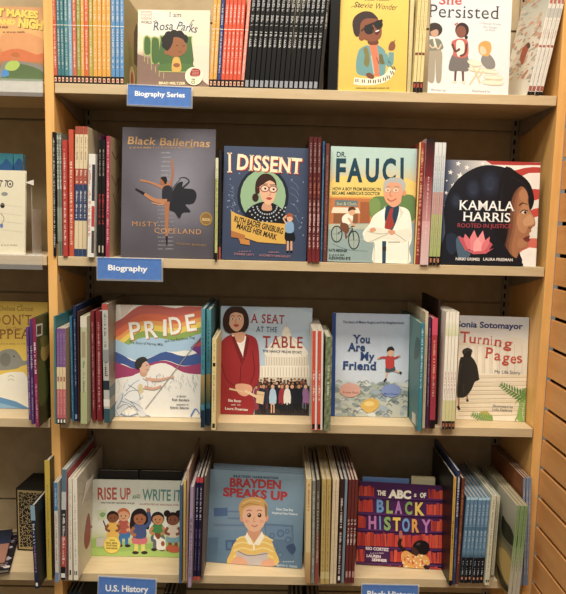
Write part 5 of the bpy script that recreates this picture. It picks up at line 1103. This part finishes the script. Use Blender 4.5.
S4(314.8, 318.6, 316.2, 320.8, 480, '5A5248', 'dark olive spine left of the gold pair', lambda A: (A.rect(0, 0, 1, .5, '9A4438', '6A4A3C'), A.marks(.2, .9, 'D8CCB0', .5, .4, 104)), -.028, .235)
S4(320.2, 329.4, 321.6, 331.8, 479.5, 'B89C54', 'gold spine in the pair among the middle spines, bottom visible shelf', lambda A: (A.rect(0, .05, 1, .12, 'C8B478'), A.marks(.12, .95, '6A5A30', .5, .3, 105)), -.032, .25, n=2, group='two gold spines')
S4(329.8, 336.2, 332.4, 340, 479.5, 'D8C4A0', 'cream tan spine in the pair right of the gold ones', lambda A: A.marks(.1, .9, '9A8468', .5, .3, 106), -.03, .25, n=2, group='two cream tan spines')
S4(336.6, 340.8, 340.4, 344.8, 479.5, '3A221E', 'dark brown spine with white lettering, bottom visible shelf', lambda A: (A.marks(.1, .82, 'E8E0D8', .5, .5, 107), A.rect(.25, .03, .75, .07, 'E8E0D8')), -.028, .25)
S4(341.1, 344, 345, 348, 479.6, '7A8C98', 'grey blue spine between dark brown and maroon ones', None, -.024, .25)
S4(344.6, 354.2, 348.6, 359, 480, '6A2A26', 'brick red spine in the trio left of the purple and red cover', lambda A: (A.marks(.38, .62, 'E8DCD4', .5, .6, 108), A.rect(.2, .06, .8, .12, 'B88A80')), -.028, .245, n=3, group='three brick red spines')
def blside(A): A.bg(lambda u, v: '1C1A1A', 1, 1)
S4(448.9, 452, 453.4, 456.9, 477, 'D0A43C', 'yellow spine with black cover right of the purple and red cover', lambda A: (A.rect(0, 0, 1, .05, '1A1614'), A.marks(.05, .98, '4A3A1A', .5, .25, 109), A.marks(.35, .6, '2A2418', .5, .55, 110)), -.03, .22, side=('L', blside), cover_col='1C1A1A')
S4(452.2, 455.4, 457, 461.4, 471, '2E3C66', 'dark blue spine with white lettering beside the yellow one', lambda A: (A.marks(.6, .95, 'E8E8E8', .5, .6, 111), A.marks(.1, .5, '8A94B4', .5, .4, 112)), -.026, .245)
S4(455.4, 458.8, 461.8, 465.6, 478.5, '6A3620', 'brown spine left of the six light blue spines', lambda A: A.marks(.2, .9, 'D8905A', .5, .4, 113), -.022, .235)
def lb(A): A.rect(0, 0, 1, .3, '16181E'); A.rect(0, .3, 1, .38, '3E5C74', '6A90AC'); A.rect(0, .97, 1, 1, 'A8D0E0'); A.rect(.3, .04, .7, .07, 'D88A5A'); A.marks(.1, .26, 'C8CCD0', .5, .35, 114); A.marks(.42, .92, 'B8CCD8', .5, .4, 115); A.rect(0, .62, 1, .66, '4E7490')
S4(459.6, 483, 465.9, 491.2, 497.6, '6288A8', 'light blue spine with black foot in the run of six', lb, -.016, .23, n=6, group='six light blue spines')
sw = lambda A: (A.marks(.15, .95, '8E8670', .5, .35, 116), A.rect(.15, .03, .42, .06, '2A2622'), A.rect(.55, .03, .82, .06, '2A2622'))
S4(484, 489.4, 491.8, 496.6, 495.5, 'D2CAAE', 'front speckled white spine of the two right of the light blue run', sw, -.024, .24, cover_col='C4C8B4')
S4(490.2, 493.8, 496.6, 501, 496.5, 'CAC2A6', 'rear speckled white spine of the two right of the light blue run', sw, .0, .22, cover_col='C4C8B4')
def landside(A):
    A.bg(lambda u, v: mix('8A7434', 'A89878', v) if v < .5 else mix('6E6A50', 'C0BCA8', (v-.5)*2), 1, 12); A.z(426, 430, 3.62)
    A.blob([(276, 310), (290, 330), (310, 360), (325, 420), (300, 410), (274, 370)], '2E2C1C'); A.blob([(262, 430), (290, 440), (315, 500), (312, 570), (280, 530)], 'C8A858'); A.blob([(255, 480), (280, 540), (310, 594), (270, 560)], '2E281C')
S4(507.4, 519, 517, 528.8, 506, '7E9A62', 'pale green spine in the trio with painted landscape, rightmost end', lambda A: (A.rect(0, 0, 1, .35, 'B4AE9C', 'A8A890'), A.rect(0, .35, 1, .55, 'A0A484', '8AA46C'), A.marks(.3, .95, '5A7444', .5, .35, 117)), -.078, .27, n=3, group='three pale green spines', side=('L', landside), cover_col='A89868')
def orside(A): A.bg(lambda u, v: mix('7A4424', '9A5A2E', v), 1, 3)
S4(519.8, 528.4, 521.2, 534.2, 478, '7E90AC', 'blue grey spine with orange brown cover against the right upright', lambda A: A.marks(.1, .9, 'C8CCD8', .5, .4, 118), -.022, .245, n=3, group='three blue grey spines', side=('L', orside), cover_col='8A5028')

# ------------------------------------------------------------------ left bay
face_out(1, (-22, 81), 43.2, 6, .010, 4, .008, 'C8905C', 'B07844', 'orange hardback with yellow lettering cut by the left edge, top shelf', art=art_night, roll=.2)
face_out(2, (-44, 252), 24.7, 169.4, .012, 5, .008, 'D9D0B4', 'C8BEA0', 'cream book with small round eye drawing, second shelf of the left bay', art=art_otto)
face_out(3, (-48, 411), 46.5, 300.6, .080, 5, .010, 'E2BE3C', 'C8A430', 'yellow hardback showing a grey elephant, third shelf of the left bay', art=art_ele)
def mount(A):
    A.bg(lambda u, v: '2E7E8E', 1, 1); A.z(0, 130, 3.97); A.blob([(-40, 160), (10, 132), (22, 112), (36, 124), (50, 140), (50, 170), (-40, 170)], '24588A', 2); A.blob([(50, 150), (64, 124), (76, 112), (92, 130), (92, 170), (50, 170)], '20507E', 2)
face_out(2, (-24, 249), 12.6, 153, .050, 4, .012, '2E7E8E', '2A6E80', 'teal book with mountain peaks behind the cream book, nearer the left edge', art=mount)
face_out(2, (13.4, 249), 22.6, 154.5, .046, 4, .020, '2A7484', '245E70', 'narrower teal book with mountain peaks behind the cream book', art=mount)
# acrylic lips on the left bay's shelves
for k, xr, lab in ((1, 43, 'clear plastic lip along the top shelf of the left bay'), (2, 42.5, 'clear plastic lip along the second shelf of the left bay')):
    x1 = Xat(xr, -.004, Z[k]); x0 = x1-.5
    root = link('shelf_lip', None, None, Matrix.Translation((x1, 0, Z[k])))
    m = MB(); m.box((x0-x1, -.0075, -.034), (0, -.0055, .006), ch=.0004); m.box((x0-x1, -.0055, -.0015+.0017), (0, .012, .0017)) ; part('plastic_strip', m, 'acrylic', root)
    m = MB(); m.box((x0-x1, -.0052, -.0245), (-.001, -.0012, .0012)); part('channel', m, 'tag', root) if k == 1 else None
    tag(root, lab, 'shelf lip')
# clear pusher and its price tag clip beside the cream book
p = onY(31, 181, .03)
root = link('plastic_divider', None, None, Matrix.Translation((p[0], .03, Z[2]+.0003)))
m = MB(); m.box((-.0006, .0, 0), (.0006, .06, .115)); m.box((-.01, .0, 0), (.008, .06, .0012)); part('plastic_sheet', m, 'acrylic', root)
m = MB(); m.prism([(-.013, .180), (.008, .187), (.008, .173), (.002, .175)], 1, -.004, -.0025); part('white_clip', m, 'tag', root)
m = MB(); m.box((-.0008, .0, .11), (.0008, .004, .176)); part('clip_stem', m, 'acrylic', root)
tag(root, 'clear plastic divider with small white clip beside the cream book', 'divider')
# ornate dark box
x0 = Xat(17.2, .109, Z[4]); x1 = Xat(43, .109, Z[4]); hb = .182; r = link('ornate_box', None, None, Matrix.Translation((x0, .109, Z[4]+.0003)) @ Matrix.Rotation(-4*D2R, 4, 'Z'))
wb = x1-x0
m = MB(); m.box((0, 0, 0), (wb+.01, .11, hb), '26221E', .0015); part('box_body', m, 'matte', r)
m = MB(); A = Art(m, None, (.005, 0, .005), (1, 0, 0), (0, 0, 1), (0, -1, 0), wb+.0, hb-.01)
A.rect(0, 0, 1, 1, 'B49A60'); A.rect(.05, .035, .95, .965, '1E1C1A')
rr = random.Random(2)
for i in range(9):
    for j in range(19):
        cx, cy = (.12+.76*i/8)*A.W, (.06+.88*j/18)*A.H; a0 = rr.uniform(0, 6)
        pts = [(cx+.0045*math.cos(a0+a)*(.4+a/5), cy+.0045*math.sin(a0+a)*(.4+a/5)) for a in [q*.6 for q in range(7)]]
        for q in range(6):
            (ax, ay), (bx, by) = pts[q], pts[q+1]; dx, dy = bx-ax, by-ay; l = math.hypot(dx, dy) or 1; nx, ny = -dy/l*.0007, dx/l*.0007
            A.put([(ax+nx, ay+ny), (bx+nx, by+ny), (bx-nx, by-ny), (ax-nx, ay-ny)], 'C4AC78', False)
part('filigree_panel', m, 'matte', r)
tag(r, 'dark box with gold filigree front on the bottom visible shelf, left bay', 'box')
# two books lying at the far left
def flat(px, py, qx, qy, w_, d_, t_, rz, col, label, z0=0.0, art=None, tilt=0):
    dd = ray(px, py); zz = Z[4]+z0; tt = (zz-CAM[2])/dd[2]; P = CAM+dd*tt; d2 = ray(qx, qy); P2 = CAM+d2*(zz-CAM[2])/d2[2]; rz = math.atan2(-(P2[0]-P[0]), P2[1]-P[1])/D2R
    mw = Matrix.Translation((P[0], P[1], zz+.0003)) @ Matrix.Rotation(rz*D2R, 4, 'Z') @ Matrix.Rotation(-math.pi/2, 4, 'X') @ Matrix.Translation((-w_, -t_, 0))
    cov, sp, pg = book_parts(w_, d_, t_, col, col, True)
    A = Art(cov, mw, (0, 0, 0), (1, 0, 0), (0, 0, 1), (0, -1, 0), w_, d_)
    if art: art(A)
    root = place_root('picture_book', mw); part('cover', cov, 'gloss', root); part('spine', sp, 'gloss', root); part('page_block', pg, 'paper', root); tag(root, label, 'book')
def floral(A):
    A.bg(lambda u, v: '1F1C26', 1, 1); r_ = random.Random(9)
    for i in range(60):
        cx, cy = r_.uniform(.05, .95)*A.W, r_.uniform(.05, .95)*A.H; s = r_.uniform(.003, .008)
        A.put([(cx+s*math.cos(a)*1.4, cy+s*math.sin(a)) for a in [q*.9 for q in range(7)]], r_.choice(['A89AA0', 'C8BCB4', '6A5A72', '8A7A88']))
flat(9.6, 573, 20, 533, .10, .205, .012, -9, '1F1C26', 'dark floral patterned book lying flat at the far left, lower of two', 0, floral)
flat(4.5, 566, 13, 532, .09, .19, .010, -6, '8A5A48', 'brown and dark blue book lying on the floral book at the far left', .0128, lambda A: (A.bg(lambda u, v: '9A6A58', 1, 1), A.rect(0, .55, 1, 1, '24304A')))

# ------------------------------------------------------------------ dark books on the lowest shelf, tops only in view
for i, (px, n, c, lab) in enumerate(((70, 3, '2C3E48', 'dark slate book on the lowest shelf below the blue U.S. History sign'), (165, 3, '1E1C20', 'near black book on the lowest shelf right of the U.S. History sign'), (290, 3, '23282E', 'dark grey book on the lowest shelf under the boy in yellow shirt'), (306, 3, '3A3028', 'dark brown book on the lowest shelf under the middle spines'))):
    x0 = Xat(px, .05, Z[5]+.33)
    first = None
    for j in range(n):
        mw = Matrix.Translation((x0+.012*j, .03, Z[5]+.0003)) @ Matrix.Translation((.0105, 0, 0)) @ Matrix.Rotation(math.pi/2, 4, 'Z')
        if first is None:
            cov, sp, pg = book_parts(.19, .345, .0105, c, c, True); first = place_root('tall_book', mw)
            part('cover', cov, 'gloss', first); part('spine', sp, 'gloss', first); part('page_block', pg, 'paper', first); kids = list(first.children); root = first
        else:
            root = first.copy(); COL.objects.link(root); root.matrix_world = mw
            for ch in kids:
                q = ch.copy(); COL.objects.link(q); q.parent = root
        tag(root, lab, 'book', lab.replace(' book on', ' books on'))

# ------------------------------------------------------------------ light: shop ceiling panels and the room's ambient light
def area(name, loc, sx, sy, power, col, target):
    l = bpy.data.lights.new(name, 'AREA'); l.shape = 'RECTANGLE'; l.size = sx; l.size_y = sy; l.energy = power; l.color = col
    o = bpy.data.objects.new(name, l); COL.objects.link(o); o.location = loc
    o.rotation_euler = (Vector(target)-Vector(loc)).to_track_quat('-Z', 'Y').to_euler(); return o
area('ceiling_light', (.6, -1.2, 4.1), 2.6, .5, 132, (1, .92, .79), (.6, -.9, 0))
area('ceiling_light.001', (.4, -2.6, 4.1), 3.0, .6, 78, (1, .93, .80), (.6, -1.6, 0))
w = bpy.data.worlds.new('shop_ambient'); SC.world = w; w.use_nodes = True; nt = w.node_tree; bgn = nt.nodes['Background']
tc = nt.nodes.new('ShaderNodeTexCoord'); sx = nt.nodes.new('ShaderNodeSeparateXYZ'); mr = nt.nodes.new('ShaderNodeMapRange'); mr.inputs[1].default_value = -.4; mr.inputs[2].default_value = .8
cr = nt.nodes.new('ShaderNodeValToRGB'); cr.color_ramp.elements[0].color = (.30, .24, .17, 1); cr.color_ramp.elements[1].color = (1, .92, .8, 1)
nt.links.new(tc.outputs['Generated'], sx.inputs[0]); nt.links.new(sx.outputs[2], mr.inputs[0]); nt.links.new(mr.outputs[0], cr.inputs[0]); nt.links.new(cr.outputs[0], bgn.inputs[0])
bgn.inputs[1].default_value = .40
vs = SC.view_settings; SC.display_settings.display_device = 'sRGB'; vs.view_transform = 'Standard'; vs.look = 'None'; vs.gamma = 1; vs.exposure = 0.13
try: vs.use_curve_mapping = False
except Exception: pass
